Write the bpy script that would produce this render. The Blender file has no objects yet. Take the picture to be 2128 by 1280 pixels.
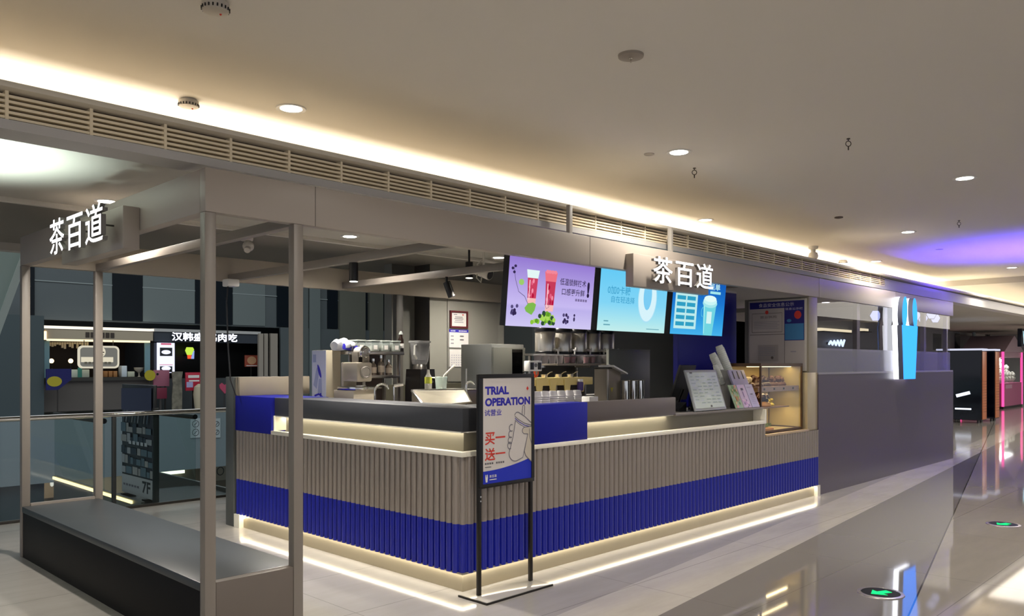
import bpy, bmesh, math, random
from mathutils import Vector, Matrix
random.seed(7)
scn = bpy.context.scene
COL = scn.collection

# ------------------------------------------------------------------ camera, world, exposure
FOC, CX, HY, EYE = 1669.0, 1064.0, 757.0, 1.6
YAW = math.atan2(1627.0, 1669.0)
FV = Vector((math.cos(YAW), math.sin(YAW), 0)); RV = Vector((math.sin(YAW), -math.cos(YAW), 0))
cd = bpy.data.cameras.new('camera'); cam = bpy.data.objects.new('camera', cd); COL.objects.link(cam)
cd.sensor_fit = 'HORIZONTAL'; cd.sensor_width = 36.0; cd.lens = 36.0 * FOC / 2128.0
cd.shift_y = (HY - 640.0) / 2128.0; cd.clip_end = 200
cam.location = (0, 0, EYE); cam.rotation_euler = (math.pi / 2, 0, YAW - math.pi / 2)
scn.camera = cam
scn.view_settings.view_transform = 'Standard'; scn.view_settings.look = 'None'
scn.view_settings.gamma = 1.0; scn.view_settings.use_curve_mapping = False
scn.view_settings.exposure = 0.76
w = bpy.data.worlds.new('world'); scn.world = w; w.use_nodes = True
w.node_tree.nodes['Background'].inputs[0].default_value = (0.80, 0.86, 1.0, 1)
w.node_tree.nodes['Background'].inputs[1].default_value = 0.42

CEIL, SOFF = 3.40, 2.85          # main ceiling, lower soffit over the kiosk
FY, LX = 4.19, 3.80              # counter front face (y) and left face (x)

def area(name, loc, size, power, col, rot=(0, 0, 0), size_y=None, spread=None):
    l = bpy.data.lights.new(name, 'AREA'); l.energy = power; l.color = col
    l.shape = 'RECTANGLE' if size_y else 'DISK'; l.size = size
    if size_y: l.size_y = size_y
    if spread: l.spread = spread
    o = bpy.data.objects.new(name, l); o.location = loc; o.rotation_euler = rot; COL.objects.link(o); return o
def spot(name, loc, power, col, angle=120, blend=0.6, rot=(0, 0, 0), r=0.05):
    l = bpy.data.lights.new(name, 'SPOT'); l.energy = power; l.color = col
    l.spot_size = math.radians(angle); l.spot_blend = blend; l.shadow_soft_size = r
    o = bpy.data.objects.new(name, l); o.location = loc; o.rotation_euler = rot; COL.objects.link(o); return o

WARM, NEUT, COOL = (1.0, 0.80, 0.55), (1.0, 0.93, 0.83), (0.90, 0.96, 1.0)
# cove strip hidden behind the bulkhead lip, washing the ceiling
area('cove_light', (13.0, 5.56, 3.03), 42.0, 235, (1.0, 0.88, 0.71), (math.radians(180 - 48), 0, 0), 0.22)
# LED strips of the counter: under the cladding and under the dark upper panels
area('plinth_light_front', (6.669, FY - 0.018, 0.118), 5.79, 3.9, (1.0, 0.91, 0.73), (0, 0, 0), 0.03)
area('plinth_light_side', (LX - 0.018, 5.817, 0.118), 0.03, 2.2, (1.0, 0.91, 0.73), (0, 0, 0), 3.29)
area('niche_light_front', (6.72, FY + 0.092, 1.112), 3.06, 2.4, (1.0, 0.92, 0.70), (0, 0, 0), 0.02)
area('niche_light_side', (LX + 0.092, 5.53, 1.112), 0.02, 2.0, (1.0, 0.92, 0.70), (0, 0, 0), 2.5)
# unseen lights added for the mall around: atrium beyond, corridor behind the camera
area('atrium_light', (8, 18, 7.8), 22, 800, COOL, (0, 0, 0), 12)
area('corridor_fill', (-1.5, -3.0, 3.1), 6, 240, NEUT, (0, 0, 0), 5)  # added frontal fill, no fixture behind it
spot('soffit_patch_fill', (1.0, 5.6, 1.75), 170, (0.84, 1.0, 0.94), 95, 0.9, (math.radians(180), 0, 0), 0.1)  # added unseen upward spot that makes the pale patch on the soffit
area('far_aisle_fill', (27, 2.5, 3.0), 18, 700, NEUT, (0, 0, 0), 8)  # added fill without a fixture, lifts the far aisle
area('lower_shop_fill', (4, 28.3, -1.95), 14, 130, NEUT, (0, 0, 0), 1.2)  # added fill that brightens the shop wall on the level below
spot('blue_ceiling_fill', (14.6, 2.8, 1.5), 600, (0.10, 0.05, 1.0), 115, 0.8, (math.radians(180), 0, 0), 0.12)  # added unseen upward spot that makes the ceiling's blue glow

# ------------------------------------------------------------------ helpers
def at(px, py, x=None, y=None, z=None):
    """the point seen at a pixel of the photograph on the plane x=, y= or z="""
    d = FV + RV * ((px - CX) / FOC) + Vector((0, 0, (HY - py) / FOC))
    k = x / d.x if x is not None else (y / d.y if y is not None else (z - EYE) / d.z)
    p = d * k; p.z += EYE
    return p

def lin(h):
    if not isinstance(h, str): return tuple(h)
    v = [int(h[i:i + 2], 16) / 255 for i in (0, 2, 4)]
    return tuple(c / 12.92 if c <= 0.04045 else ((c + 0.055) / 1.055) ** 2.4 for c in v)
MATS = {}
def mat(name, col, rough=0.5, metal=0.0, emit=0.0, trans=0.0, alpha=1.0, bump=0.0, scale=30, var=0.0, stretch=None, spec=0.5, ior=1.45):
    if name in MATS: return MATS[name]
    m = bpy.data.materials.new(name); m.use_nodes = True; nt = m.node_tree; b = nt.nodes['Principled BSDF']
    c = lin(col) + (1,)
    b.inputs['Base Color'].default_value = c; b.inputs['Roughness'].default_value = rough
    b.inputs['Metallic'].default_value = metal; b.inputs['IOR'].default_value = ior
    b.inputs['Specular IOR Level'].default_value = spec
    b.inputs['Transmission Weight'].default_value = trans; b.inputs['Alpha'].default_value = alpha
    if emit: b.inputs['Emission Color'].default_value = c; b.inputs['Emission Strength'].default_value = emit
    if bump or var:
        tc = nt.nodes.new('ShaderNodeTexCoord'); mp = nt.nodes.new('ShaderNodeMapping'); n = nt.nodes.new('ShaderNodeTexNoise')
        nt.links.new(tc.outputs['Object'], mp.inputs[0]); nt.links.new(mp.outputs[0], n.inputs['Vector'])
        n.inputs['Scale'].default_value = scale; n.inputs['Detail'].default_value = 4
        if stretch: mp.inputs['Scale'].default_value = stretch
        if var:
            r = nt.nodes.new('ShaderNodeValToRGB')
            r.color_ramp.elements[0].color = tuple(max(0, q * (1 - var)) for q in c[:3]) + (1,)
            r.color_ramp.elements[1].color = tuple(min(1, q * (1 + var)) for q in c[:3]) + (1,)
            r.color_ramp.elements[0].position = 0.3; r.color_ramp.elements[1].position = 0.7
            nt.links.new(n.outputs['Fac'], r.inputs[0]); nt.links.new(r.outputs[0], b.inputs['Base Color'])
        if bump:
            bp = nt.nodes.new('ShaderNodeBump'); bp.inputs['Strength'].default_value = bump; bp.inputs['Distance'].default_value = 0.01
            nt.links.new(n.outputs['Fac'], bp.inputs['Height']); nt.links.new(bp.outputs[0], b.inputs['Normal'])
    MATS[name] = m; return m
def glow(name, col, s):
    if name in MATS: return MATS[name]
    m = bpy.data.materials.new(name); m.use_nodes = True; nt = m.node_tree
    for n in list(nt.nodes): nt.nodes.remove(n)
    e = nt.nodes.new('ShaderNodeEmission'); o = nt.nodes.new('ShaderNodeOutputMaterial')
    e.inputs[0].default_value = lin(col) + (1,); e.inputs[1].default_value = s * 0.62
    nt.links.new(e.outputs[0], o.inputs[0]); MATS[name] = m; return m
def glow_ramp(name, stops, s, axis='Z'):
    m = glow(name, 'ffffff', s); nt = m.node_tree
    e = [n for n in nt.nodes if n.type == 'EMISSION'][0]
    tc = nt.nodes.new('ShaderNodeTexCoord'); sp = nt.nodes.new('ShaderNodeSeparateXYZ'); r = nt.nodes.new('ShaderNodeValToRGB')
    nt.links.new(tc.outputs['Generated'], sp.inputs[0]); nt.links.new(sp.outputs[axis], r.inputs[0]); nt.links.new(r.outputs[0], e.inputs[0])
    el = r.color_ramp.elements
    while len(el) < len(stops): el.new(0.5)
    for q, (p, c) in zip(el, stops): q.position = p; q.color = lin(c) + (1,)
    return m
def glass(name, tint=(1, 1, 1), refl=0.10, rough=0.0, frost=0.0, fcol=(0.5, 0.5, 0.5)):
    """thin architectural glass: clear straight-through with a Fresnel reflection, optionally frosted"""
    if name in MATS: return MATS[name]
    m = bpy.data.materials.new(name); m.use_nodes = True; nt = m.node_tree
    for n in list(nt.nodes): nt.nodes.remove(n)
    t = nt.nodes.new('ShaderNodeBsdfTransparent'); g = nt.nodes.new('ShaderNodeBsdfGlossy'); mx = nt.nodes.new('ShaderNodeMixShader')
    lw = nt.nodes.new('ShaderNodeFresnel'); lw.inputs[0].default_value = 1.5; mm = nt.nodes.new('ShaderNodeMath'); mm.operation = 'MULTIPLY'
    mm.inputs[1].default_value = refl * 10
    o = nt.nodes.new('ShaderNodeOutputMaterial'); t.inputs[0].default_value = tuple(tint) + (1,); g.inputs['Roughness'].default_value = rough
    gm = nt.nodes.new('ShaderNodeNewGeometry'); fb = nt.nodes.new('ShaderNodeMath'); fb.operation = 'SUBTRACT'; fb.inputs[0].default_value = 1.0
    m3 = nt.nodes.new('ShaderNodeMath'); m3.operation = 'MULTIPLY'; nt.links.new(gm.outputs['Backfacing'], fb.inputs[1])
    nt.links.new(lw.outputs[0], mm.inputs[0]); nt.links.new(mm.outputs[0], m3.inputs[0]); nt.links.new(fb.outputs[0], m3.inputs[1]); nt.links.new(m3.outputs[0], mx.inputs[0])
    nt.links.new(t.outputs[0], mx.inputs[1]); nt.links.new(g.outputs[0], mx.inputs[2])
    last = mx
    if frost:
        d = nt.nodes.new('ShaderNodeBsdfDiffuse'); d.inputs[0].default_value = tuple(fcol) + (1,); m2 = nt.nodes.new('ShaderNodeMixShader')
        m2.inputs[0].default_value = frost; nt.links.new(mx.outputs[0], m2.inputs[1]); nt.links.new(d.outputs[0], m2.inputs[2]); last = m2
    nt.links.new(last.outputs[0], o.inputs[0]); MATS[name] = m; return m

def V(*a): return Vector(a)
class MB:
    def __init__(s): s.v = []; s.f = []; s.m = []
    def add(s, vs, fs, mi=0):
        k = len(s.v); s.v += [Vector(p) for p in vs]; s.f += [[i + k for i in q] for q in fs]; s.m += [mi] * len(fs) if mi is not None else []; return s
    def box(s, x0, x1, y0, y1, z0, z1, b=0.0, mi=0):
        x0, x1 = min(x0, x1), max(x0, x1); y0, y1 = min(y0, y1), max(y0, y1); z0, z1 = min(z0, z1), max(z0, z1)
        vs = [(x, y, z) for z in (z0, z1) for y in (y0, y1) for x in (x0, x1)]
        fs = [(0, 2, 3, 1), (4, 5, 7, 6), (0, 1, 5, 4), (2, 6, 7, 3), (0, 4, 6, 2), (1, 3, 7, 5)]
        if not b: return s.add(vs, fs, mi)
        bm = bmesh.new(); bv = [bm.verts.new(p) for p in vs]
        for q in fs: bm.faces.new([bv[i] for i in q])
        b = min(b, 0.45 * min(x1 - x0, y1 - y0, z1 - z0))
        bmesh.ops.bevel(bm, geom=list(bm.edges), offset=b, segments=2, affect='EDGES', profile=0.5)
        bm.verts.index_update()
        s.add([v.co.copy() for v in bm.verts], [[v.index for v in f.verts] for f in bm.faces], mi); bm.free(); return s
    def ring(s, rings, closed=True, cap=True, mi=0, mis=None):
        n = len(rings[0]); vs = [p for r in rings for p in r]; fs = []
        for i in range(len(rings) - 1):
            for j in range(n if closed else n - 1):
                k = (j + 1) % n; fs.append((i * n + j, i * n + k, (i + 1) * n + k, (i + 1) * n + j)); s.m.append(mis[j]) if mis else None
        if cap:
            fs.append(tuple(reversed(range(n)))); fs.append(tuple(range((len(rings) - 1) * n, len(rings) * n)))
        return s.add(vs, fs, None if mis else mi)
    def lathe(s, c, prof, n=20, mi=0, axis=None, cap=True):
        ax = Vector(axis or (0, 0, 1)).normalized(); u = ax.orthogonal().normalized() if axis else V(1, 0, 0); w_ = ax.cross(u); c = Vector(c)
        return s.ring([[c + ax * z + (u * math.cos(2 * math.pi * j / n) + w_ * math.sin(2 * math.pi * j / n)) * max(r, 1e-4) for j in range(n)] for r, z in prof], True, cap, mi)
    def cyl(s, p0, p1, r0, r1=None, n=16, mi=0):
        p0, p1 = Vector(p0), Vector(p1); return s.lathe(p0, [(r0, 0), (r0 if r1 is None else r1, (p1 - p0).length)], n, mi, tuple(p1 - p0))
    def tube(s, pts, r, n=8, mi=0):
        pts = [Vector(p) for p in pts]; rs = []; u = None
        for i, p in enumerate(pts):
            t = (pts[min(i + 1, len(pts) - 1)] - pts[max(i - 1, 0)]).normalized()
            u = t.orthogonal().normalized() if u is None else (u - t * u.dot(t)).normalized(); w_ = t.cross(u)
            rr = r[i] if isinstance(r, (list, tuple)) else r
            rs.append([p + (u * math.cos(2 * math.pi * j / n) + w_ * math.sin(2 * math.pi * j / n)) * rr for j in range(n)])
        return s.ring(rs, True, True, mi)
    def ball(s, c, r, n=12, mi=0):
        rx, ry, rz = r if isinstance(r, (tuple, list)) else (r, r, r); c = Vector(c); rs = []
        for i in range(n // 2 + 1):
            a = math.pi * i / (n // 2); q = max(math.sin(a), 1e-3)
            rs.append([c + V(rx * q * math.cos(2 * math.pi * j / n), ry * q * math.sin(2 * math.pi * j / n), -rz * math.cos(a)) for j in range(n)])
        return s.ring(rs, True, True, mi)
    def torus(s, c, R, r, ax=(0, 0, 1), n=20, k=8, mi=0):
        ax = Vector(ax).normalized(); u = ax.orthogonal().normalized(); w_ = ax.cross(u); c = Vector(c); rs = []
        for i in range(n + 1):
            a = 2 * math.pi * i / n; e = u * math.cos(a) + w_ * math.sin(a)
            rs.append([c + e * (R + r * math.cos(2 * math.pi * j / k)) + ax * r * math.sin(2 * math.pi * j / k) for j in range(k)])
        return s.ring(rs, True, False, mi)
    def prism(s, poly, o, u, v, d, mi=0):
        """2-D outline (counter-clockwise) on o + u,v, thickness d along u x v"""
        o, u, v = Vector(o), Vector(u), Vector(v); nn = u.cross(v).normalized() * d; n = len(poly)
        a = [o + u * p[0] + v * p[1] for p in poly]
        fs = [tuple(reversed(range(n))), tuple(range(n, 2 * n))] + [(i, (i + 1) % n, n + (i + 1) % n, n + i) for i in range(n)]
        return s.add(a + [p + nn for p in a], fs, mi)
    def obox(s, c, ux, uy, uz, b=0.0, mi=0):
        """box about c with half-vectors ux, uy, uz"""
        c = Vector(c); t = MB().box(-1, 1, -1, 1, -1, 1); m = Matrix((ux, uy, uz)).transposed()
        return s.add([c + m @ p for p in t.v], t.f, mi)
    def build(s, name, mats, parent=None, origin=None, smooth=True):
        org = ORG.get(parent.name, V(0, 0, 0)) if parent else Vector(origin or (0, 0, 0))
        me = bpy.data.meshes.new(name); me.from_pydata([tuple(p - org) for p in s.v], [], s.f)
        ms = mats if isinstance(mats, (list, tuple)) else [mats]
        for m in ms: me.materials.append(m)
        for p, mi in zip(me.polygons, s.m): p.material_index = mi; p.use_smooth = smooth
        me.update()
        if smooth: me.set_sharp_from_angle(angle=math.radians(38))
        o = bpy.data.objects.new(name, me); COL.objects.link(o)
        if parent: o.parent = parent
        else: o.location = org
        ORG[o.name] = org
        return o
ORG = {}
def tag(o, label, cat, group=None, kind=None):
    o['label'] = label; o['category'] = cat
    if group: o['group'] = group
    if kind: o['kind'] = kind
    return o
def thing(name, label, cat, loc, group=None):
    o = bpy.data.objects.new(name, None); COL.objects.link(o); o.location = loc; o.empty_display_size = 0.1
    ORG[o.name] = Vector(loc); return tag(o, label, cat, group)
def struct(o, label=None):
    o['kind'] = 'structure'
    if label: o['label'] = label
    return o
def dup(o, loc, label=None, rotz=None, scale=None, parent=None):
    c = o.copy(); COL.objects.link(c)
    if parent is not None: c.parent = parent
    else:
        c.location = loc
        if rotz is not None: c.rotation_euler[2] = rotz
        if scale: c.scale = (scale,) * 3
        if label: c['label'] = label
    ORG[c.name] = Vector(loc)
    for ch in [q for q in bpy.data.objects if q.parent == o]: dup(ch, loc, parent=c)
    return c

def text_geo(s, bold=0.0):
    cu = bpy.data.curves.new('lettering', 'FONT'); cu.body = s; cu.size = 1.0; cu.offset = bold; cu.resolution_u = 3; cu.fill_mode = 'FRONT'
    o = bpy.data.objects.new('lettering', cu); COL.objects.link(o)
    bpy.context.view_layer.update()
    me = bpy.data.meshes.new_from_object(o.evaluated_get(bpy.context.evaluated_depsgraph_get()))
    vs = [v.co.copy() for v in me.vertices]; fs = [list(p.vertices) for p in me.polygons]
    bpy.data.objects.remove(o); bpy.data.curves.remove(cu); bpy.data.meshes.remove(me)
    return vs, fs
def put_text(mb, s, o, u, v, w_, h, depth=0.0, bold=0.0, mi=0, lift=0.0):
    """text fitted to a w x h box whose lower left corner is o; u, v unit vectors of the sheet"""
    vs, fs = text_geo(s, bold)
    if not vs: return mb
    o, u, v = Vector(o), Vector(u), Vector(v); n = u.cross(v).normalized()
    x0 = min(p.x for p in vs); x1 = max(p.x for p in vs); y0 = min(p.y for p in vs); y1 = max(p.y for p in vs)
    P = [o + u * ((p.x - x0) / (x1 - x0) * w_) + v * ((p.y - y0) / max(y1 - y0, 1e-6) * h) + n * lift for p in vs]
    if depth:
        k0 = len(mb.f); cnt = {}
        for f in fs:
            for i in range(len(f)):
                e = (f[i], f[(i + 1) % len(f)]); cnt[e] = 1
        k = len(P); Q = P + [p + n * depth for p in P]
        F = [[i + k for i in f] for f in fs] + [list(reversed(f)) for f in fs]
        for (a, b) in cnt:
            if (b, a) not in cnt: F.append([a, b, b + k, a + k])
        mb.add(Q, F, mi)
        for q in range(k0 + len(fs), len(mb.m)): mb.m[q] = mi + 1
        return mb
    return mb.add(P, fs, mi)
class Art:
    """flat printed picture on a sheet: outlines in sheet units, each layer a hair above the last"""
    def __init__(s, o, u, v, step=0.00013): s.o, s.u, s.v = Vector(o), Vector(u), Vector(v); s.n = s.u.cross(s.v).normalized(); s.mb = MB(); s.k = 1; s.step = step; s.mats = []
    def mi(s, m):
        if m not in s.mats: s.mats.append(m)
        return s.mats.index(m)
    def poly(s, pts, m):
        s.mb.add([s.o + s.u * a + s.v * b + s.n * (s.step * s.k) for a, b in pts], [list(range(len(pts)))], s.mi(m)); s.k += 1
    def rect(s, x, y, w_, h, m): s.poly([(x, y), (x + w_, y), (x + w_, y + h), (x, y + h)], m)
    def oval(s, x, y, rx, ry, m, n=20, rot=0):
        c, q = math.cos(rot), math.sin(rot)
        s.poly([(x + rx * math.cos(t) * c - ry * math.sin(t) * q, y + rx * math.cos(t) * q + ry * math.sin(t) * c) for t in [2 * math.pi * i / n for i in range(n)]], m)
    def line(s, pts, wd, m):
        L = []; R = []
        for i, p in enumerate(pts):
            a = pts[max(i - 1, 0)]; b = pts[min(i + 1, len(pts) - 1)]; dx, dy = b[0] - a[0], b[1] - a[1]; l = math.hypot(dx, dy) or 1
            L.append((p[0] - dy / l * wd / 2, p[1] + dx / l * wd / 2)); R.append((p[0] + dy / l * wd / 2, p[1] - dx / l * wd / 2))
        P = R + L; n = len(pts)
        s.mb.add([s.o + s.u * a + s.v * b + s.n * (s.step * s.k) for a, b in P], [[i, i + 1, n + i + 1, n + i] for i in range(n - 1)], s.mi(m)); s.k += 1
    def text(s, t, x, y, w_, h, m, bold=0.0):
        put_text(s.mb, t, s.o + s.u * x + s.v * y, s.u, s.v, w_, h, 0, bold, s.mi(m), s.step * s.k); s.k += 1
    def build(s, name, parent): return s.mb.build(name, s.mats, parent, smooth=False)
def arc(cx, cy, rx, ry, a0, a1, n=12): return [(cx + rx * math.cos(math.radians(a0 + (a1 - a0) * i / n)), cy + ry * math.sin(math.radians(a0 + (a1 - a0) * i / n))) for i in range(n + 1)]
XU, YU, ZU = V(1, 0, 0), V(0, 1, 0), V(0, 0, 1)
# ------------------------------------------------------------------ materials
TAUPE = mat('taupe_metal', '938980', 0.33, 0.15, var=0.03, scale=3)
BLUE = mat('blue_paint', '11178f', 0.5, spec=0.3)
DKBLUE = mat('blue_panel_paint', '10147e', 0.4)
STEEL = mat('brushed_steel', 'b9b4ac', 0.28, 1.0, bump=0.02, scale=8, stretch=(40, 40, 1))
DSTEEL = mat('dark_steel', '55524e', 0.35, 0.9)
CHROME = mat('chrome', 'dcd9d2', 0.12, 1.0)
BEIGEM = mat('champagne_metal', 'b5a98f', 0.35, 0.55, var=0.03, scale=5)
CREAM = mat('cream_lacquer', 'f2ecdc', 0.4)
CHAR = mat('charcoal_laminate', '3a3b3f', 0.42)
GREYP = mat('grey_panel', '6c6763', 0.4)
PLUM = mat('slate_partition_laminate', '4c4250', 0.32)
FRAME = mat('taupe_powder_coat', '837b73', 0.42)
BLACK = mat('black_metal', '17130f', 0.35)
BLKP = mat('black_plastic', '121214', 0.35)
WHITEP = mat('white_plastic', 'dcdad6', 0.4)
PAPER = mat('white_paper', 'd9d6d2', 0.7)
WALLG = mat('grey_wall_paint', '8d8a84', 0.6, var=0.03, scale=2)
RED = mat('red_print', 'c8372a', 0.5)
INKB = mat('blue_ink', '2a24a0', 0.5)
INKG = mat('grey_ink', '5f5c60', 0.6)
GLASSC = glass('clear_glass', (0.93, 0.96, 0.95), 0.10)
LEDW = glow('sign_light', 'fdfcff', 3.0)
ORANGEM = mat('amber_panel', 'a8613c', 0.35)

# ------------------------------------------------------------------ the setting
def floor_material():
    m = bpy.data.materials.new('floor_tile'); m.use_nodes = True; nt = m.node_tree; b = nt.nodes['Principled BSDF']
    N = lambda t, **k: nt.nodes.new(t); L = nt.links.new
    geo = N('ShaderNodeNewGeometry'); sp = N('ShaderNodeSeparateXYZ'); L(geo.outputs['Position'], sp.inputs[0])
    def M(op, a, b_=None, c=None):
        n = N('ShaderNodeMath'); n.operation = op
        for i, q in enumerate((a, b_, c)):
            if q is None: continue
            if isinstance(q, (int, float)): n.inputs[i].default_value = q
            else: L(q, n.inputs[i])
        return n.outputs[0]
    X, Y = sp.outputs['X'], sp.outputs['Y']
    # pale, slightly rougher strip along the kiosk, darker band, mid tone beyond
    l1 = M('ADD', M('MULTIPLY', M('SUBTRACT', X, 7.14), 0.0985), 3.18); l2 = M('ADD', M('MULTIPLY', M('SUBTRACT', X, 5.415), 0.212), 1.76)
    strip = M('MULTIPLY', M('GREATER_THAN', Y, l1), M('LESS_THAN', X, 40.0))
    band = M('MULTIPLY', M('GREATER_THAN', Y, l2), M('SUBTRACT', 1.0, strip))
    def joint(q, off, pitch, wd):
        return M('LESS_THAN', M('ABSOLUTE', M('SUBTRACT', M('FRACT', M('DIVIDE', M('SUBTRACT', q, off), pitch)), 0.5)), wd / pitch)
    j = M('MAXIMUM', joint(Y, 1.63 - 0.45, 0.9, 0.003), joint(X, 0.3, 1.8, 0.0025))
    j2 = M('LESS_THAN', M('ABSOLUTE', M('SUBTRACT', Y, l2)), 0.006)
    no = N('ShaderNodeTexNoise'); no.inputs['Scale'].default_value = 2.2; no.inputs['Detail'].default_value = 8; no.inputs['Roughness'].default_value = 0.65
    mp = N('ShaderNodeMapping'); mp.inputs['Scale'].default_value = (0.6, 2.5, 1); L(geo.outputs['Position'], mp.inputs[0]); L(mp.outputs[0], no.inputs['Vector'])
    def mix(f, a, c):
        n = N('ShaderNodeMix'); n.data_type = 'RGBA'
        if isinstance(f, (int, float)): n.inputs[0].default_value = f
        else: L(f, n.inputs[0])
        for i, q in ((6, a), (7, c)):
            if isinstance(q, tuple): n.inputs[i].default_value = q + (1,)
            else: L(q, n.inputs[i])
        return n.outputs[2]
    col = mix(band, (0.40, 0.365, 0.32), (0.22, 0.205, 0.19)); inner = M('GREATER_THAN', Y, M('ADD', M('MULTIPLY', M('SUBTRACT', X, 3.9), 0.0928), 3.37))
    col = mix(strip, col, mix(inner, (0.60, 0.56, 0.50), (0.42, 0.395, 0.365)))
    col = mix(M('MULTIPLY', M('SUBTRACT', no.outputs['Fac'], 0.3), 0.6), col, (0.20, 0.18, 0.165))
    col = mix(M('MULTIPLY', j, 0.55), col, (0.10, 0.09, 0.085)); col = mix(j2, col, (0.05, 0.045, 0.045))
    L(col, b.inputs['Base Color'])
    L(M('ADD', M('MULTIPLY', strip, 0.055), 0.045), b.inputs['Roughness']); b.inputs['IOR'].default_value = 1.55; b.inputs['Specular IOR Level'].default_value = 0.75
    return m
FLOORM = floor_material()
CEILM = mat('ceiling_plaster', 'd6d1c8', 0.8)
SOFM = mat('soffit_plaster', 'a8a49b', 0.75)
BULKM = mat('bulkhead_paint', 'b5b2ae', 0.6)
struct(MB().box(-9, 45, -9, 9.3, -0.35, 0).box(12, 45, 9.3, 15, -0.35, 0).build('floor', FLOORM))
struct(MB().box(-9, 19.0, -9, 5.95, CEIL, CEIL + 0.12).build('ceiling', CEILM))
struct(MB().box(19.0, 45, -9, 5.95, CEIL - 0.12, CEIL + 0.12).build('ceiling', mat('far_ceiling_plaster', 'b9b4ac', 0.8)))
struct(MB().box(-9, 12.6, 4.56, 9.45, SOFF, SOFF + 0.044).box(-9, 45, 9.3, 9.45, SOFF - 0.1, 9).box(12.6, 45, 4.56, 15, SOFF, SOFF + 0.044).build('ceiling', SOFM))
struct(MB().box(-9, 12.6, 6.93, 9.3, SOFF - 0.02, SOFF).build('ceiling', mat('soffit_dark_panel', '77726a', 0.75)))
struct(MB().box(-9, 12.6, 6.88, 6.93, SOFF - 0.035, SOFF).build('trim_9', mat('soffit_trim', 'c2beb5', 0.6)))
# bulkhead with the cove lip and the linear air grille
struct(MB().box(-9, 45, 4.42, 4.56, 2.71, 2.90).box(-9, 45, 4.35, 4.42, 2.71, 2.757).box(12.4, 45, 4.36, 4.42, 2.757, 2.87).box(-9, 45, 5.9, 5.95, 2.9, CEIL - 0.12).build('trim_1', BULKM))
struct(MB().box(-9, 45, 4.30, 5.9, 2.895, 2.925, 0.006).build('trim_2', mat('lip_paint', 'cfc6b4', 0.6)))
gr = tag(MB().box(-9, 12.4, 4.405, 4.419, 2.757, 2.895).build('air_grille', mat('grille_backing', '5a4636', 0.7), origin=(2, 4.4, 2.757)), 'long cream linear air grille along the ceiling bulkhead above the kiosk', 'air grille')
SLATM = mat('grille_cream', 'ecdcbc', 0.45)
mb = MB()
for i in range(5): mb.box(-9, 12.4, 4.36, 4.40, 2.762 + i * 0.0255, 2.775 + i * 0.0255)
for i in range(58): mb.box(-9 + i * 0.372, -8.985 + i * 0.372, 4.357, 4.405, 2.757, 2.894)
mb.build('grille', SLATM, gr)

# far side of the atrium
FARW = mat('teal_grey_cladding', '545c5e', 0.5, var=0.05, scale=0.6)
NAVYG = mat('dark_blue_glazing', '141b22', 0.15)
struct(MB().box(-14, 40, 27, 27.3, 2.95, 9).box(-14, 40, 30.5, 30.8, -5, 9).build('wall_back', FARW))
struct(MB().box(-14, 40, 26.96, 27.0, 4.1, 4.13).build('trim_3', mat('pale_seam', '8c9696', 0.5)))
for i, (a, b) in enumerate([(57, 72), (234, 296), (406, 483), (576, 606), (681, 702), (757, 764), (794, 801)]):
    A = at(a, 640, y=26.95); B = at(b, 640, y=26.95)
    struct(MB().box(A.x, B.x, 26.95, 27.0, 3.0, 8.9).build('window_%d' % (i + 1), NAVYG))
PANG = [mat('cladding_light', '6a7473', 0.5), mat('cladding_mid', '5c6463', 0.5), mat('cladding_olive', '64665c', 0.5)]
for i, (a, b, k) in enumerate([(204, 233, 0), (297, 405, 0), (484, 551, 0), (610, 637, 1), (640, 662, 0), (703, 756, 2), (765, 793, 2), (802, 822, 2)]):
    A = at(a, 640, y=26.97); B = at(b, 640, y=26.97)
    struct(MB().box(A.x, B.x, 26.97 - (0.12 if a > 600 else 0), 27.0, 0.0 if a > 600 else 3.0, 8.9).build('trim_%d' % (10 + i), PANG[k]))
struct(MB().box(at(583, 700, y=26.9).x, 24, 26.9, 26.99, 0, 2.97).build('wall_back', FARW))
p = at(85, 680, y=26.5)
struct(MB().box(-14, p.x, 26.2, 26.95, -3, 3.02).build('wall_left', mat('dark_teal_column', '3e4a4d', 0.5)))
struct(MB().box(-14, 40, 26.0, 31, -1.85, 0).build('floor', mat('slab_fascia_grey', '858d90', 0.35)))
struct(MB().box(-14, 40, 10, 32, -5.2, -5.0).build('floor', mat('lower_floor_stone', '6d675c', 0.4)))
struct(MB().box(-14, 40, 29.5, 29.8, -5, -1.85).build('wall_back', mat('lower_shop_wall', '7a7263', 0.6)))
struct(MB().box(-14, 40, 9.46, 31, 8.9, 9.0).build('ceiling', SOFM))
# facade to the right of the atrium, seen between the menu screens and through the partition glass
struct(MB().box(12.2, 45, 11.0, 11.3, 0, 2.85).build('wall_right', mat('olive_grey_cladding', '4a4c48', 0.6, var=0.05, scale=1.5)))
struct(MB().box(24.0, 24.3, 11.3, 30, -5, 8.9).build('wall_right', mat('atrium_side_cladding', '50524e', 0.6)))
struct(MB().box(39.0, 39.5, -9, 15, 0, 3.27).build('wall_front', mat('far_corridor_wall', '9a9c9c', 0.6)))
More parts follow.
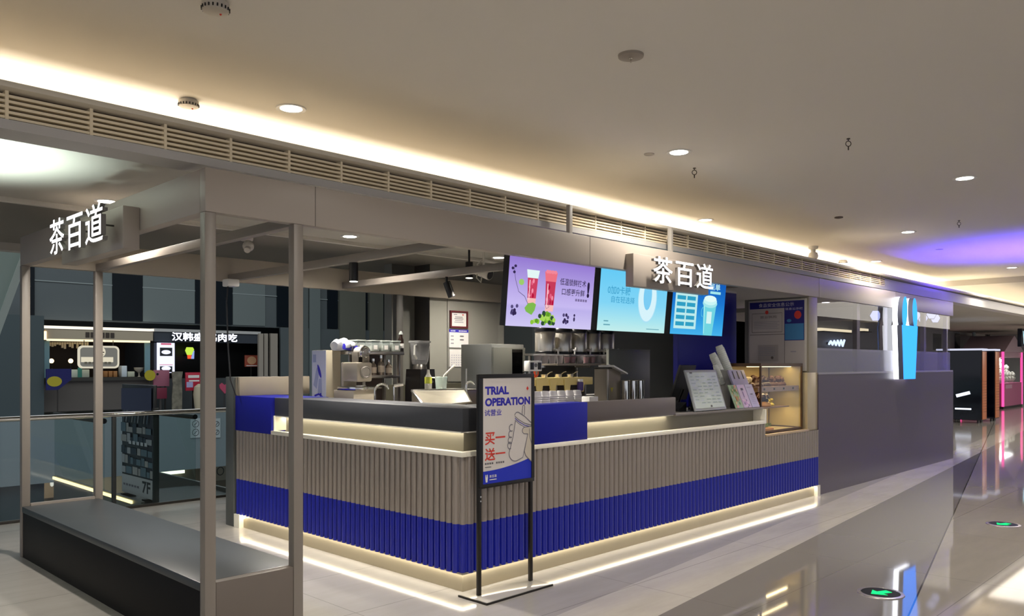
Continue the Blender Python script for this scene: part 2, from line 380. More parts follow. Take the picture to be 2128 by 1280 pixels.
# column behind the kiosk
COLM = mat('column_panel', '8f8d84', 0.5, var=0.03, scale=1.5)
cx0, cx1 = 6.36, 7.66
struct(MB().box(cx0 + 0.004, cx1, 7.62, 8.05, 0, SOFF).build('wall_column', COLM))
struct(MB().box(cx0 - 0.006, cx0 + 0.005, 7.615, 8.05, 0, SOFF).build('trim_4', mat('column_side_bronze', '35302a', 0.5)))
struct(MB().box(6.0, cx0 - 0.006, 7.9, 8.05, 0, SOFF).build('wall_column', mat('column_flank', '77766e', 0.5)))
A = at(930, 612, y=7.61); B = at(1025, 775, y=7.61)
struct(MB().box(A.x, cx1 - 0.12, 7.606, 7.622, 1.38, A.z - 0.02, 0.004).build('trim_5', mat('column_access_panel', '87847c', 0.5)))
struct(MB().box(5.4, cx1 + 0.02, 7.585, 7.625, 0, 1.36).build('trim_6', mat('olive_dado', '4d4a3d', 0.45)))

# ------------------------------------------------------------------ kiosk frame: canopy ring, posts, cross beams
kf = thing('kiosk_frame', 'taupe metal canopy frame of the tea kiosk with posts and cross beams', 'kiosk frame', (1.93, FY, 0))
C0, C1, BY = 2.42, 2.655, 7.55
FASC = mat('fascia_taupe', '9d9389', 0.4)
MB().box(1.93, 15.05, FY - 0.02, FY + 0.05, C0, C1, 0.003).build('front_fascia', FASC, kf)
MB().box(1.93, 2.0, FY + 0.05, BY + 0.05, C0, C1, 0.003).build('side_fascia', FASC, kf)
MB().box(2.0, 15.05, BY, BY + 0.07, C0, C1, 0.003).build('back_fascia', mat('fascia_beige', '9a9184', 0.5), kf)
MB().box(14.98, 15.05, FY + 0.05, BY, C0, C1, 0.003).build('end_fascia', FASC, kf)
for q in (2.601, 5.2, 9.66, 12.3): MB().box(q, q + 0.003, FY - 0.0215, FY, C0, C1).build('panel_seam', mat('seam_dark', '4b4540', 0.6), kf)
for (x, y, z0) in [(1.93, FY - 0.015, 0), (2.463, FY - 0.015, 0), (1.93, BY, 0), (2.5, BY, 0.0), (14.97, FY + 0.06, 0), (14.97, BY, 0)]:
    MB().box(x, x + 0.062, y, y + 0.062, z0, C0, 0.004).build('post', FRAME, kf)
p = at(831, 700, y=BY)
MB().box(p.x - 0.05, p.x + 0.05, BY, BY + 0.07, 0, C0, 0.004).build('post', mat('post_dark_taupe', '4e4a44', 0.45), kf)
for x, z in ((3.72, 0), (5.05, 0.02), (8.6, 0.085), (11.6, 0)): MB().box(x, x + 0.06, FY + 0.05 if x != 5.05 else 4.70, BY, C0 + z, C0 + z + 0.065, 0.003).build('beam', FRAME, kf)
MB().box(4.2, 8.6, 4.60, 4.66, C0 + 0.155, C0 + 0.21, 0.003).build('beam', FRAME, kf)
for x in (2.5,): MB().box(x, x + 0.06, FY + 0.05, BY, C0, C0 + 0.06, 0.003).build('beam', FRAME, kf)
for px in (1180, 1390):
    q = at(px, 480, y=4.26); MB().box(q.x - 0.02, q.x + 0.02, 4.225, 4.262, C1 - 0.14, 2.90, 0.003).build('hanger', mat('hanger_grey', 'a39d94', 0.4), kf)
MB().box(3.6, 3.72, 7.3, 7.42, C0 - 0.07, C0, 0.01).build('junction_box', WHITEP, kf)
MB().tube([(3.63, 7.36, 2.36), (3.62, 7.37, 2.2), (3.64, 7.38, 1.8), (3.66, 7.37, 1.45), (3.68, 7.3, 1.30)], 0.008).build('cable', BLKP, kf)

# display platform on the left
dp = thing('display_platform', 'long empty charcoal display plinth under the left end of the kiosk canopy', 'display platform', (2.2, 5.8, 0))
MB().box(1.997, 2.46, FY + 0.052, BY - 0.002, 0.0, 0.37).build('core', mat('plinth_dark', '1c1715', 0.45), dp)
MB().box(1.935, 1.995, FY + 0.052, BY - 0.002, 0.0, 0.371, 0.004).build('side_panel', mat('plinth_side_black', '0d0a08', 0.5, spec=0.15), dp)
MB().box(1.93, 2.53, FY + 0.050, BY - 0.002, 0.372, 0.42, 0.004).build('top_board', mat('plinth_top', '33373a', 0.36, var=0.06, scale=2), dp)
MB().box(1.994, 2.461, FY - 0.012, FY + 0.046, 0, 0.42, 0.002).build('end_panel', mat('plinth_end_taupe', '6b625a', 0.45), dp)
MB().box(1.995, 2.498, BY - 0.001, BY + 0.03, 0, 0.44, 0.002).build('back_panel', FRAME, dp)

# ------------------------------------------------------------------ counter
ct = thing('service_counter', 'L-shaped kiosk counter with ribbed taupe front and blue band', 'counter', (4.3, 4.6, 0))
XE, YE = 9.64, 7.49            # right end, rear end of the side arm
def ribs(z0, z1, pts_path, name, m):
    """vertical half-round ribs along an L path"""
    mb = MB(); line = []
    r, pitch = 0.025, 0.0655
    def run(a, b, nrm):
        a, b, nrm = Vector(a), Vector(b), Vector(nrm); L = (b - a).length; n = int(round(L / pitch)); d = (b - a) / n
        for i in range(n):
            line.append(a + d * i)
            for k in range(9):
                ang = math.pi * k / 8; line.append(a + d * (i + 0.5 - 0.40 * math.cos(ang)) + nrm * r * math.sin(ang))
        line.append(b)
    for a, b, nrm in pts_path: run(a, b, nrm)
    lo = [V(p.x, p.y, z0) for p in line]; hi = [V(p.x, p.y, z1) for p in line]; n = len(line)
    fs = [(i, i + 1, n + i + 1, n + i) for i in range(n - 1)]
    return mb.add(lo + hi, fs).build(name, m, ct)
path = [((LX - 0.008, YE, 0), (LX - 0.008, FY + 0.03, 0), (-1, 0, 0)), ((LX - 0.008, FY + 0.03, 0), (LX + 0.03, FY - 0.008, 0), (-0.7, -0.7, 0)), ((LX + 0.03, FY - 0.008, 0), (8.27, FY - 0.008, 0), (0, -1, 0))]
path2 = path[:2] + [((LX + 0.03, FY - 0.008, 0), (XE, FY - 0.008, 0), (0, -1, 0))]
ribs(0.802, 0.95, path, 'ribbed_cladding', TAUPE)
ribs(0.473, 0.802, path2, 'ribbed_cladding', TAUPE)
ribs(0.128, 0.473, path2, 'blue_ribbed_band', mat('blue_cladding', '1a2296', 0.3))
MB().box(LX, LX + 0.42, FY, YE, 0.0, 0.95).box(LX + 0.42, 8.25, FY, FY + 0.42, 0, 0.95).box(8.25, XE, FY, FY + 0.42, 0, 0.80).build('carcass', mat('carcass_champagne', 'aaa08a', 0.3, 0.5, var=0.03, scale=4), ct)
MB().box(LX - 0.02, LX, FY - 0.02, YE, 0.128, 0.135).box(LX, XE, FY - 0.02, FY, 0.128, 0.135).build('cladding_base', TAUPE, ct)
MB().box(LX - 0.035, LX + 0.02, FY - 0.035, 6.79, 0.95, 0.985, 0.003).box(LX + 0.02, 8.25, FY - 0.035, FY + 0.02, 0.95, 0.985, 0.003).build('ledge', CREAM, ct)
NB = 0.115
MB().box(LX + 0.02, LX + NB, FY + 0.02, 6.79, 0.951, 0.96).box(LX + NB, 8.25, FY + 0.02, FY + NB, 0.951, 0.96).build('niche_floor', CREAM, ct)
MB().box(LX + NB, LX + 0.42, FY + NB, 6.79, 0.95, 1.123).box(LX + 0.42, 8.25, FY + NB, FY + 0.42, 0.95, 1.123).build('niche_back', mat('niche_beige', '857f72', 0.5), ct)
MB().box(LX + 0.004, LX + 0.40, FY + 0.004, 6.79, 1.123, 1.289, 0.003).box(LX + 0.40, 4.32, FY + 0.004, FY + 0.40, 1.123, 1.289, 0.003).build('upper_panel', CHAR, ct)
MB().box(5.156, 6.52, FY + 0.004, FY + 0.05, 1.123, 1.289, 0.003).box(5.156, 6.52, FY + 0.05, FY + 0.4, 1.123, 1.15).build('grey_upper_panel', mat('warm_grey_laminate', '5d5553', 0.4), ct)
MB().box(6.52, 8.27, FY + 0.0, FY + 0.53, 1.108, 1.128, 0.003).build('serving_top', mat('serving_top_grey', '77706c', 0.35), ct)
MB().box(4.32, 5.156, FY - 0.03, FY + 0.13, 0.951, 1.289, 0.003).build('blue_block', BLUE, ct)
MB().box(LX - 0.03, LX + 0.42, 6.79, YE, 0.951, 1.291, 0.003).build('blue_block', BLUE, ct)
MB().box(LX + 0.03, LX + 0.43, 6.55, 6.79, 1.2, 1.2912).build('blue_block_return', DKBLUE, ct)
MB().box(LX - 0.01, LX + NB, 6.772, 6.789, 0.985, 1.123).build('niche_end', CREAM, ct)
MB().box(8.25, 8.274, FY - 0.03, FY + 0.2, 0.95, 1.108).build('niche_end', CREAM, ct)
MB().box(LX - 0.05, LX + 0.44, YE, YE + 0.16, 0, 1.475, 0.003).build('end_panel', mat('end_panel_grey', '4d504e', 0.45), ct)
MB().box(LX - 0.03, LX + 0.75, YE - 0.09, YE - 0.005, 1.291, 1.475, 0.003).build('rear_upstand', mat('upstand_beige', '8d8373', 0.5), ct)
MB().box(LX + 0.002, LX + 0.05, FY + 0.02, 6.78, 1.114, 1.1225).box(LX + 0.05, 4.32, FY + 0.002, FY + 0.05, 1.114, 1.1225).box(5.16, 8.25, FY + 0.03, FY + 0.05, 1.114, 1.1225).build('light_channel', mat('channel_white', 'e8e4da', 0.5), ct)
MB().box(LX - 0.045, LX, YE - 0.11, YE, 0.0, 0.128).build('corner_foot', CREAM, ct)
q = MB().cyl((LX - 0.03, YE - 0.16, 0.10), (LX - 0.03, YE - 0.16, 0.127), 0.02).build('end_lamp', glow('end_lamp_glow', 'fff0c8', 8), ct)
MB().box(XE - 0.075, XE, FY - 0.045, FY, 0, 0.128).build('corner_foot', CREAM, ct)
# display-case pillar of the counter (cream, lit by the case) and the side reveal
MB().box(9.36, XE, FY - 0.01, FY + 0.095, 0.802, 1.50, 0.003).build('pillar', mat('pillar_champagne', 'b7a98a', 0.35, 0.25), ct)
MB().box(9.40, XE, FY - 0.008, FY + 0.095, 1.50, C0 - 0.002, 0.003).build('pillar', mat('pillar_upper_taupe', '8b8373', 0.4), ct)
MB().box(8.27, 9.36, FY - 0.03, FY + 0.03, 0.802, 0.826, 0.003).build('case_sill', mat('sill_champagne', 'c0a887', 0.35, 0.3), ct)
# inner worktops
wb = thing('work_bench', 'long stainless work bench behind the counter front of the kiosk', 'work bench', (6.3, 4.9, 0))
MB().box(4.40, 7.92, FY + 0.46, 5.3, 0.86, 0.9, 0.004).build('worktop', STEEL, wb)
MB().box(4.42, 7.9, FY + 0.48, 5.28, 0.1, 0.86).build('body', DSTEEL, wb)
sb = thing('work_bench', 'raised steel bench along the side arm carrying the sink and sealing machine', 'work bench', (4.6, 6.2, 0))
MB().box(LX + 0.44, 5.5, 5.32, 7.35, 1.11, 1.15, 0.004).build('worktop', STEEL, sb)
MB().box(LX + 0.46, 5.48, 5.34, 7.33, 0, 1.11).build('body', DSTEEL, sb)
bb = thing('work_bench', 'rear steel bench under the row of tea barrels', 'work bench', (7.5, 6.3, 0))
MB().box(5.6, 8.9, 5.85, 6.58, 0.86, 0.9, 0.004).build('worktop', STEEL, bb)
MB().box(5.62, 8.88, 5.9, 6.56, 0, 0.86).build('body', DSTEEL, bb)

# ------------------------------------------------------------------ partition wall with glazing, right part of the kiosk
pw = struct(MB().box(XE, 15.05, FY - 0.02, FY + 0.05, 0, 1.476).build('wall_partition', PLUM))
MB().box(XE, 15.02, FY - 0.025, FY + 0.055, 1.476, 1.50).build('wall_cap', mat('cap_grey', '8d8a90', 0.4), pw)
gw = struct(MB().box(XE, 14.96, FY + 0.01, FY + 0.02, 1.50, C0).build('window_8', glass('partition_glass', (0.86, 0.86, 0.92), 0.09)))
MB().box(XE, 14.96, FY + 0.004, FY + 0.009, 1.50, 1.80).build('frosted_band', glass('frosted_film', (0.8, 0.8, 0.86), 0.08, 0.2, 0.30, (0.42, 0.42, 0.48)), gw)
for px, wd in ((1778, 0.05), (1835, 0.06), (1917, 0.05)):
    q = at(px, 700, y=FY + 0.06); MB().box(q.x - wd, q.x + wd, FY + 0.022, FY + 0.08, 1.50, C0).build('mullion', FRAME, gw)
# side partition that carries the notice board, blue partition behind the third screen
struct(MB().box(9.40, 9.50, FY + 0.10, 5.02, 0.802, C0 - 0.002).build('wall_side', mat('side_partition_grey', '77736c', 0.5)))
struct(MB().box(7.97, 9.33, 5.10, 5.16, 0.9, 2.5).box(7.97, 9.33, 5.10, 5.16, 0, 0.9).build('wall_blue', DKBLUE))
# ------------------------------------------------------------------ shop signs
NX, NY = V(-1, 0, 0), V(0, -1, 0)
def shop_sign(name, label, o, u, board, text_at, w_, h):
    t = thing(name, label, 'shop sign', o)
    board.build('board', FASC, t)
    n = u.cross(ZU).normalized(); each = w_ / 3.36; step = (w_ - each) / 2
    for i, c in enumerate('茶百道'):
        b = Vector(text_at) + u * (step * i)
        lt = put_text(MB(), c, b, u, ZU, each, h * (1.0 if i != 1 else 0.93), 0.03, 0.007).build('lettering', [LEDW, mat('letter_return', '77736f', 0.5)], t)
        k = b + u * each * 0.5 + ZU * h * 0.5
        MB().cyl(k - n * 0.10, k + n * 0.002, 0.006, n=8).build('standoff', DSTEEL, lt)
    return t
shop_sign('shop_sign', 'glowing white lettering on the canopy side board above the display plinth', (1.88, 5.6, 2.3), V(0, -1, 0),
          MB().box(1.83, 1.928, 5.06, 6.2, 2.30, 2.56, 0.004), (1.745, 6.06, 2.335), 1.0, 0.235)
s2 = shop_sign('shop_sign', 'glowing white lettering on the board in front of the menu screens', (6.3, 4.14, 2.28), V(1, 0, 0),
          MB().box(5.69, 6.93, 4.085, 4.168, 2.275, 2.56, 0.004), (5.87, 4.03, 2.315), 1.0, 0.235)

# ------------------------------------------------------------------ poster stand
ps = thing('poster_stand', 'black floor poster stand with trial operation poster before the counter corner', 'poster stand', (4.05, 4.02, 0))
for x in (3.795, 4.315): MB().box(x - 0.014, x + 0.014, 4.005, 4.03, 0.012, 1.53, 0.003).build('pole', BLACK, ps)
MB().box(3.70, 4.36, 3.84, 4.12, 0.0, 0.012, 0.003).build('base_plate', mat('base_plate_grey', 'c9c4ba', 0.12, 0.2), ps)
MB().box(3.70, 4.36, 3.835, 3.845, 0.0, 0.014).box(3.695, 3.705, 3.835, 4.12, 0, 0.014).build('base_edge', BLACK, ps)
fr = MB(); x0, x1, z0, z1 = 3.781, 4.329, 0.745, 1.532
fr.box(x0, x1, 3.99, 4.012, z1 - 0.028, z1, 0.003).box(x0, x1, 3.99, 4.012, z0, z0 + 0.028, 0.003).box(x0, x0 + 0.028, 3.99, 4.012, z0 + 0.028, z1 - 0.028).box(x1 - 0.028, x1, 3.99, 4.012, z0 + 0.028, z1 - 0.028)
fr.build('poster_frame', BLACK, ps)
MB().box(x0 + 0.027, x1 - 0.027, 3.997, 4.02, z0 + 0.027, z1 - 0.027).build('back_board', BLKP, ps)
for z in (0.66, 0.69): MB().cyl((3.795, 4.005, z), (3.795, 3.998, z), 0.006, n=10).build('bolt', CHROME, ps)
W_, H_ = 0.492, 0.731
a = Art((x0 + 0.028, 3.9965, z0 + 0.028), XU, ZU)
PP = mat('poster_paper', 'cbc4bf', 0.55); PBL = mat('poster_blue', '1f2fb4', 0.5); PLN = mat('poster_line', '6f6c76', 0.5)
a.rect(0, 0, W_, H_, PP)
wave = [(0, 0), (W_, 0), (W_, 0.150)] + [(W_ - W_ * t, 0.150 - 0.062 * (1 - (1 - t) ** 2)) for t in [i / 14 for i in range(1, 15)]]
a.poly(wave, PBL)
a.text('TRIAL', 0.024, 0.615, 0.235, 0.058, INKB, 0.05); a.text('OPERATION', 0.024, 0.535, 0.455, 0.058, INKB, 0.05)
a.text('试营业', 0.020, 0.468, 0.165, 0.046, INKB, 0.016)
a.text('买一', 0.022, 0.268, 0.20, 0.088, RED, 0.02); a.text('送一', 0.022, 0.158, 0.20, 0.088, RED, 0.02)
for i in range(9):
    if i != 4: a.rect(0.022 + i * 0.0215, 0.133, 0.016, 0.013, INKG)
a.rect(0.022, 0.113, 0.06, 0.005, INKG)
a.poly([(0.437, 0.652), (0.45, 0.637), (0.463, 0.652), (0.45, 0.669)], RED)
cup = [(0.325, 0.425), (0.300, 0.31), (0.262, 0.205)] + arc(0.325, 0.195, 0.066, 0.060, 172, 290, 8) + [(0.40, 0.155), (0.43, 0.25), (0.485, 0.355)]
a.poly([(0.325, 0.425), (0.30, 0.31), (0.262, 0.205)] + arc(0.325, 0.195, 0.066, 0.060, 172, 290, 8) + [(0.40, 0.155), (0.43, 0.25), (0.485, 0.355)], PP)
a.line(cup, 0.006, PLN)
lid = [(0.318, 0.43), (0.49, 0.345)]
for dy in (0, 0.014, 0.028): a.line([(0.318, 0.428 + dy), (0.36, 0.40 + dy), (0.42, 0.372 + dy), (0.49, 0.356 + dy)], 0.005, PLN if dy != 0.014 else INKB)
a.line(arc(0.345, 0.462, 0.028, 0.022, 180, 60, 6) + [(0.42, 0.45), (0.488, 0.402)], 0.006, PLN)
a.line([(0.392, 0.462), (0.398, 0.52)] + arc(0.409, 0.52, 0.011, 0.012, 180, 0, 6) + [(0.417, 0.46)], 0.006, PLN)
for cx_, cy_ in ((0.283, 0.375), (0.276, 0.33), (0.270, 0.287), (0.266, 0.25)): a.line(arc(cx_, cy_, 0.022, 0.024, 60, 300, 10), 0.006, PLN)
a.poly([(0.49, 0.375), (0.43, 0.372)] + arc(0.42, 0.348, 0.026, 0.024, 90, 270, 8) + [(0.452, 0.322), (0.43, 0.25), (0.415, 0.20), (0.43, 0.165), (0.49, 0.118)], mat('poster_hand', 'c2b8a8', 0.55))
a.line([(0.49, 0.375), (0.43, 0.372)] + arc(0.42, 0.348, 0.026, 0.024, 90, 270, 8) + [(0.452, 0.322)], 0.006, PLN)
a.line([(0.452, 0.322), (0.43, 0.25), (0.415, 0.20), (0.43, 0.165), (0.49, 0.118)], 0.006, PLN); a.line([(0.468, 0.36), (0.472, 0.30), (0.49, 0.25)], 0.006, PLN)
a.text('茶百道', 0.062, 0.040, 0.07, 0.020, WHITEP, 0.01); a.rect(0.062, 0.024, 0.07, 0.006, WHITEP)
a.poly([(0.022, 0.048), (0.027, 0.012), (0.043, 0.012), (0.048, 0.048)], WHITEP)
a.oval(0.028, 0.054, 0.005, 0.012, WHITEP); a.oval(0.042, 0.054, 0.005, 0.012, WHITEP)
a.build('poster', ps)

# ------------------------------------------------------------------ menu screens
def screen(label, xa, xb, face):
    xc = (xa + xb) / 2; t = thing('menu_screen', label, 'screen', (xc, 4.6, 1.92), 'menu screens over the counter')
    z0, z1, yb, yt = 1.915, 2.495, 4.60, 4.545
    up = V(0, yt - yb, z1 - z0).normalized(); n = XU.cross(up); H = V(0, yt - yb, z1 - z0).length; Wd = xb - xa
    o = V(xa, yb, z0)
    c = o + XU * Wd / 2 + up * H / 2 - n * 0.034
    MB().obox(c, XU * Wd / 2, up * H / 2, n * 0.033).build('housing', BLKP, t)
    pn = MB().add([o, o + XU * Wd, o + XU * Wd + up * H, o + up * H], [(0, 1, 2, 3)])
    sc = pn.build('display', face, t, smooth=False)
    for f in (0.25, 0.75):
        b = o + XU * Wd * f + up * H * 0.8 - n * 0.065
        MB().box(b.x - 0.02, b.x + 0.02, b.y + 0.0, b.y + 0.04, b.z - 0.1, C0 + 0.1545).build('bracket', DSTEEL, t)
    return t, Art(o + n * 0.001, XU, up), Wd, H
S = 1.0
t, a, Wd, H = screen('purple menu screen showing two red fruit drinks', 4.64, 5.745, glow_ramp('lilac_screen', [(0, 'ccc4ee'), (0.28, 'b9aee6'), (0.33, 'c3b6ec'), (1, '8f74cc')], S))
G = lambda n, h: glow('screen_' + n, h, S)
def drink(x, y, w_, h, top, body, foot):
    a.poly([(x - w_ * 0.36, y), (x + w_ * 0.36, y), (x + w_ / 2, y + h), (x - w_ / 2, y + h)], G('red' + body, body))
    a.poly([(x - w_ * 0.36, y), (x + w_ * 0.36, y), (x + w_ * 0.39, y + h * 0.16), (x - w_ * 0.39, y + h * 0.16)], G('pinkfoot', foot))
    a.poly([(x - w_ * 0.48, y + h * 0.76), (x + w_ * 0.48, y + h * 0.76), (x + w_ * 0.58, y + h), (x - w_ * 0.58, y + h)], G('top' + top, top))
    for k in range(9): a.oval(x + random.uniform(-.3, .3) * w_, y + random.uniform(.2, .7) * h, 0.012, 0.02, G('fleck%d' % (k % 3), ('e0607f', 'b01038', 'f090a8')[k % 3]), 8)
    a.rect(x - w_ * 0.30, y + h * 0.1, w_ * 0.08, h * 0.6, G('shine', 'f4c8d4'))
drink(0.29, 0.195, 0.135, 0.28, 'dff2f0', 'c8405e', 'f0b8b4'); drink(0.515, 0.14, 0.14, 0.335, 'e8707f', 'c23a58', 'f2d0c8')
for dx in (-0.05, -0.02, 0.015, 0.05): a.oval(0.515 + dx, 0.476, 0.022, 0.016, G('topping', 'ee8496'), 10)
for k in range(46):
    f = random.random(); a.oval(0.472 + (random.random() - .5) * 0.36 * (1.15 - f), 0.035 + f * 0.09, 0.022, 0.02, G('lime%d' % (k % 4), ('8bbf3c', '5f9a28', 'a8d45a', '2f4a34')[k % 4]), 10)
a.poly([(0.24, 0.195), (0.30, 0.205), (0.34, 0.19), (0.325, 0.14), (0.29, 0.10), (0.22, 0.125), (0.20, 0.155)], G('leaf', '7cb64e')); a.oval(0.145, 0.365, 0.032, 0.026, G('leafb', '9ac86a'), 12)
for cx_, cy_ in ((0.085, 0.132), (0.735, 0.085)):
    for k in range(9): a.oval(cx_ + random.uniform(-.035, .035), cy_ + random.uniform(-.035, .035), 0.016, 0.016, G('berry%d' % (k % 2), ('33284f', '554a78')[k % 2]), 10)
a.oval(0.845, 0.085, 0.012, 0.02, G('berry0', '33284f')); a.oval(0.845, 0.12, 0.012, 0.012, G('berry0', '33284f'))
TW = G('twig', '6a5f8a'); a.line([(0.045, 0.48), (0.07, 0.38), (0.115, 0.285), (0.19, 0.25), (0.235, 0.19)], 0.006, TW)
for q in ((0.03, 0.47), (0.05, 0.44), (0.06, 0.49)): a.oval(q[0], q[1], 0.016, 0.012, G('berry0', '33284f'), 10)
a.line([(0.44, 0.20), (0.47, 0.16), (0.50, 0.18)] + arc(0.48, 0.22, 0.02, 0.03, -60, 60, 6), 0.004, TW)
DK = G('ink', '2b2140'); a.text('低温锁鲜技术', 0.622, 0.375, 0.355, 0.06, DK, 0.008); a.text('口感更升鲜', 0.654, 0.29, 0.31, 0.06, DK, 0.008); a.text('!', 0.995, 0.285, 0.035, 0.14, DK, 0.05); [a.rect(0.84 + 0.034 * k, 0.245, 0.026, 0.022, G('inklight', '7a6c98')) for k in range(5)]
a.build('picture', t)

t, a, Wd, H = screen('pale cyan menu screen of a big zero half behind the shop sign', 5.835, 6.935, glow_ramp('cyan_screen', [(0, 'bfe8e6'), (0.18, 'a6e0ea'), (0.45, '7fd0f0'), (1, '62c6f0')], S))
WH, RG = G('zero', 'd2eef6'), G('zeroin', '79c8ee')
a.oval(0.765, 0.33, 0.16, 0.235, G('zeroedge', 'a8dcf0'), 36); a.oval(0.765, 0.33, 0.148, 0.222, WH, 36); a.oval(0.765, 0.36, 0.07, 0.14, RG, 30)
for x, r in (): a.oval(x, 0.055, r, 0.035, G('cloud', 'cdf0ee'), 16)
TX = G('teal_ink', '3a9ac4'); a.text('0加0卡糖', 0.12, 0.343, 0.355, 0.08, TX, 0.004); a.text('自在轻选择', 0.182, 0.266, 0.37, 0.063, TX, 0.004)
for k in range(2): a.rect(0.09, 0.05 + k * 0.035, 0.10 - 0.03 * k, 0.012, G('tealgrey', '6aa6b4'))
a.rect(0.78, 0.03, 0.22, 0.008, G('tealgrey', '6aa6b4'))
a.build('picture', t)

t, a, Wd, H = screen('blue menu screen of a tall cup and price list, hung on the blue partition side', 7.04, 8.09, glow_ramp('blue_screen', [(0, '46b0e8'), (0.25, '2f9ade'), (0.6, '1c74cc'), (1, '1258b4')], S))
a.rect(0.055, 0.06, 0.425, 0.44, G('listpaper', 'b9e6e8'))
for r in range(5):
    for c in range(2): a.rect(0.085 + c * 0.19, 0.09 + r * 0.068, 0.165, 0.042, G('tealbar', '2f9cc0'))
a.rect(0.16, 0.455, 0.14, 0.018, G('tealbar', '2f9cc0'))
a.poly([(0.64, 0.0), (0.82, 0.0), (0.87, 0.34), (0.60, 0.34)], G('cupbody', '6fd0dc')); a.poly([(0.645, 0.02), (0.655, 0.02), (0.63, 0.33), (0.615, 0.33)], G('cupline', 'b4f0f0'))
a.oval(0.735, 0.35, 0.15, 0.05, G('cuplid', '9fe0e6'), 24); a.oval(0.735, 0.375, 0.14, 0.045, G('cuplid2', 'c4f0f0'), 24); a.oval(0.735, 0.40, 0.125, 0.035, G('cuplid3', 'def6f4'), 24)
a.rect(0.685, 0.13, 0.10, 0.13, G('cupplate', 'cfeeee')); a.line(arc(0.60, 0.25, 0.03, 0.05, 90, 270, 8), 0.01, G('cuphand', '5cc4e4'))
a.text('点单', 0.70, 0.495, 0.22, 0.075, G('listpaper', 'b9e6e8'), 0.02); a.rect(0.72, 0.455, 0.22, 0.028, G('cuplid', '9fe0e6'))
a.build('picture', t)

# ------------------------------------------------------------------ cup shaped light box on the partition
lb = thing('cup_light_box', 'glowing cyan cup shaped light box on the slate partition wall', 'light box', (12.45, 4.1, 1.38))
CY = glow('cup_cyan', (0.03, 0.24, 1.0), 2.4); CW = glow('cup_edge_white', 'f4f6ff', 4.0); CD = mat('cup_return', '55596a', 0.4)
yF = 4.03; xa, xb = 12.14, 12.80
body = [(0.07, 0.0), (0.56, 0.0), (0.66, 0.78), (0.0, 0.78)]
leaf = lambda cx_, cz_, rx, rz, rot: [(cx_ + rx * math.cos(t_) * math.cos(rot) - rz * math.sin(t_) * math.sin(rot), cz_ + rx * math.cos(t_) * math.sin(rot) + rz * math.sin(t_) * math.cos(rot)) for t_ in [2 * math.pi * i / 28 for i in range(28)]]
for nm, P in (('cup', body), ('leaf', leaf(0.115, 0.97, 0.10, 0.225, -0.10)), ('leaf', leaf(0.545, 0.97, 0.095, 0.225, 0.10))):
    MB().prism(P, (xa, 4.168, 1.385), XU, ZU, 0.07).build(nm + '_lit_edge', CW, lb)
    MB().prism(P, (xa, 4.098, 1.385), XU, ZU, 0.066).build(nm + '_body', CD, lb)
    MB().prism(P, (xa, 4.032, 1.385), XU, ZU, 0.004).build(nm + '_face', CY, lb)
MB().tube([(xa + 0.585, 4.14, 1.40), (xa + 0.683, 4.14, 1.385 + 0.78)], 0.022, 8).build('blue_edge_light', glow('cup_edge_blue', (0.03, 0.03, 1.0), 9), lb)

# ------------------------------------------------------------------ ceiling fixtures
DLG = glow('downlight_lens', 'fffaf0', 14); TRIMM = mat('downlight_trim', 'c9c6c0', 0.4)
def downlight(px, py, z, r, label, group, power, col=NEUT, lamp=True):
    p = at(px, py, z=z); t = thing('downlight', label, 'downlight', (p.x, p.y, z), group)
    MB().lathe((p.x, p.y, z - 0.008), [(r * 0.86, 0.008), (r * 0.86, 0.004), (r * 1.16, 0.0), (r * 1.2, 0.008)], 28, cap=False).build('trim_ring', TRIMM, t)
    MB().lathe((p.x, p.y, z - 0.005), [(r * 0.86, 0.004), (r * 0.86, 0.0)], 28).build('lens', DLG, t)
    if lamp: spot('downlight_lamp', (p.x, p.y, z - 0.02), power, col, 150, 0.8, (0, 0, 0), 0.05)
    return t
DG, SG = 'round downlights in the main ceiling', 'round downlights in the soffit over the kiosk'
for px, py, lab in ((605, 225, 'bright round downlight beside the smoke detector near the cove'), (1411, 316, 'bright round downlight beside the small flush disc'),
    (2005, 370, 'bright round downlight in the open ceiling nearest the frame edge'), (1466, 457, 'round downlight near the sign hanger'), (1887, 482, 'round downlight before the blue glow on the ceiling'),
    (1820, 543, 'round downlight near the small smoke detector far along the cove'), (2103, 556, 'round downlight at the edge of the blue glow'), (2017, 590, 'first round downlight past the ceiling step'), (1250, -55, 'round downlight over the camera side of the ceiling')):
    far = py > 600
    downlight(px, py, CEIL - 0.12 if far else CEIL, 0.088 if not far else 0.10, lab, DG, 110, NEUT, px not in (605, 1466, 1820))
for px, py, lab in ((222, 418, 'round downlight in the soffit above the side sign'), (727, 491, 'round downlight in the soffit above the front post'), (1036, 535, 'round downlight in the soffit by the first menu screen')):
    downlight(px, py, SOFF, 0.075, lab, SG, 130)
for px, py in ((2005, 664), (2046, 671), (2085, 678)):
    downlight(px, py, CEIL - 0.12, 0.11, 'small distant downlight in the far ceiling beyond the kiosk', 'distant downlights', 100, NEUT, True)
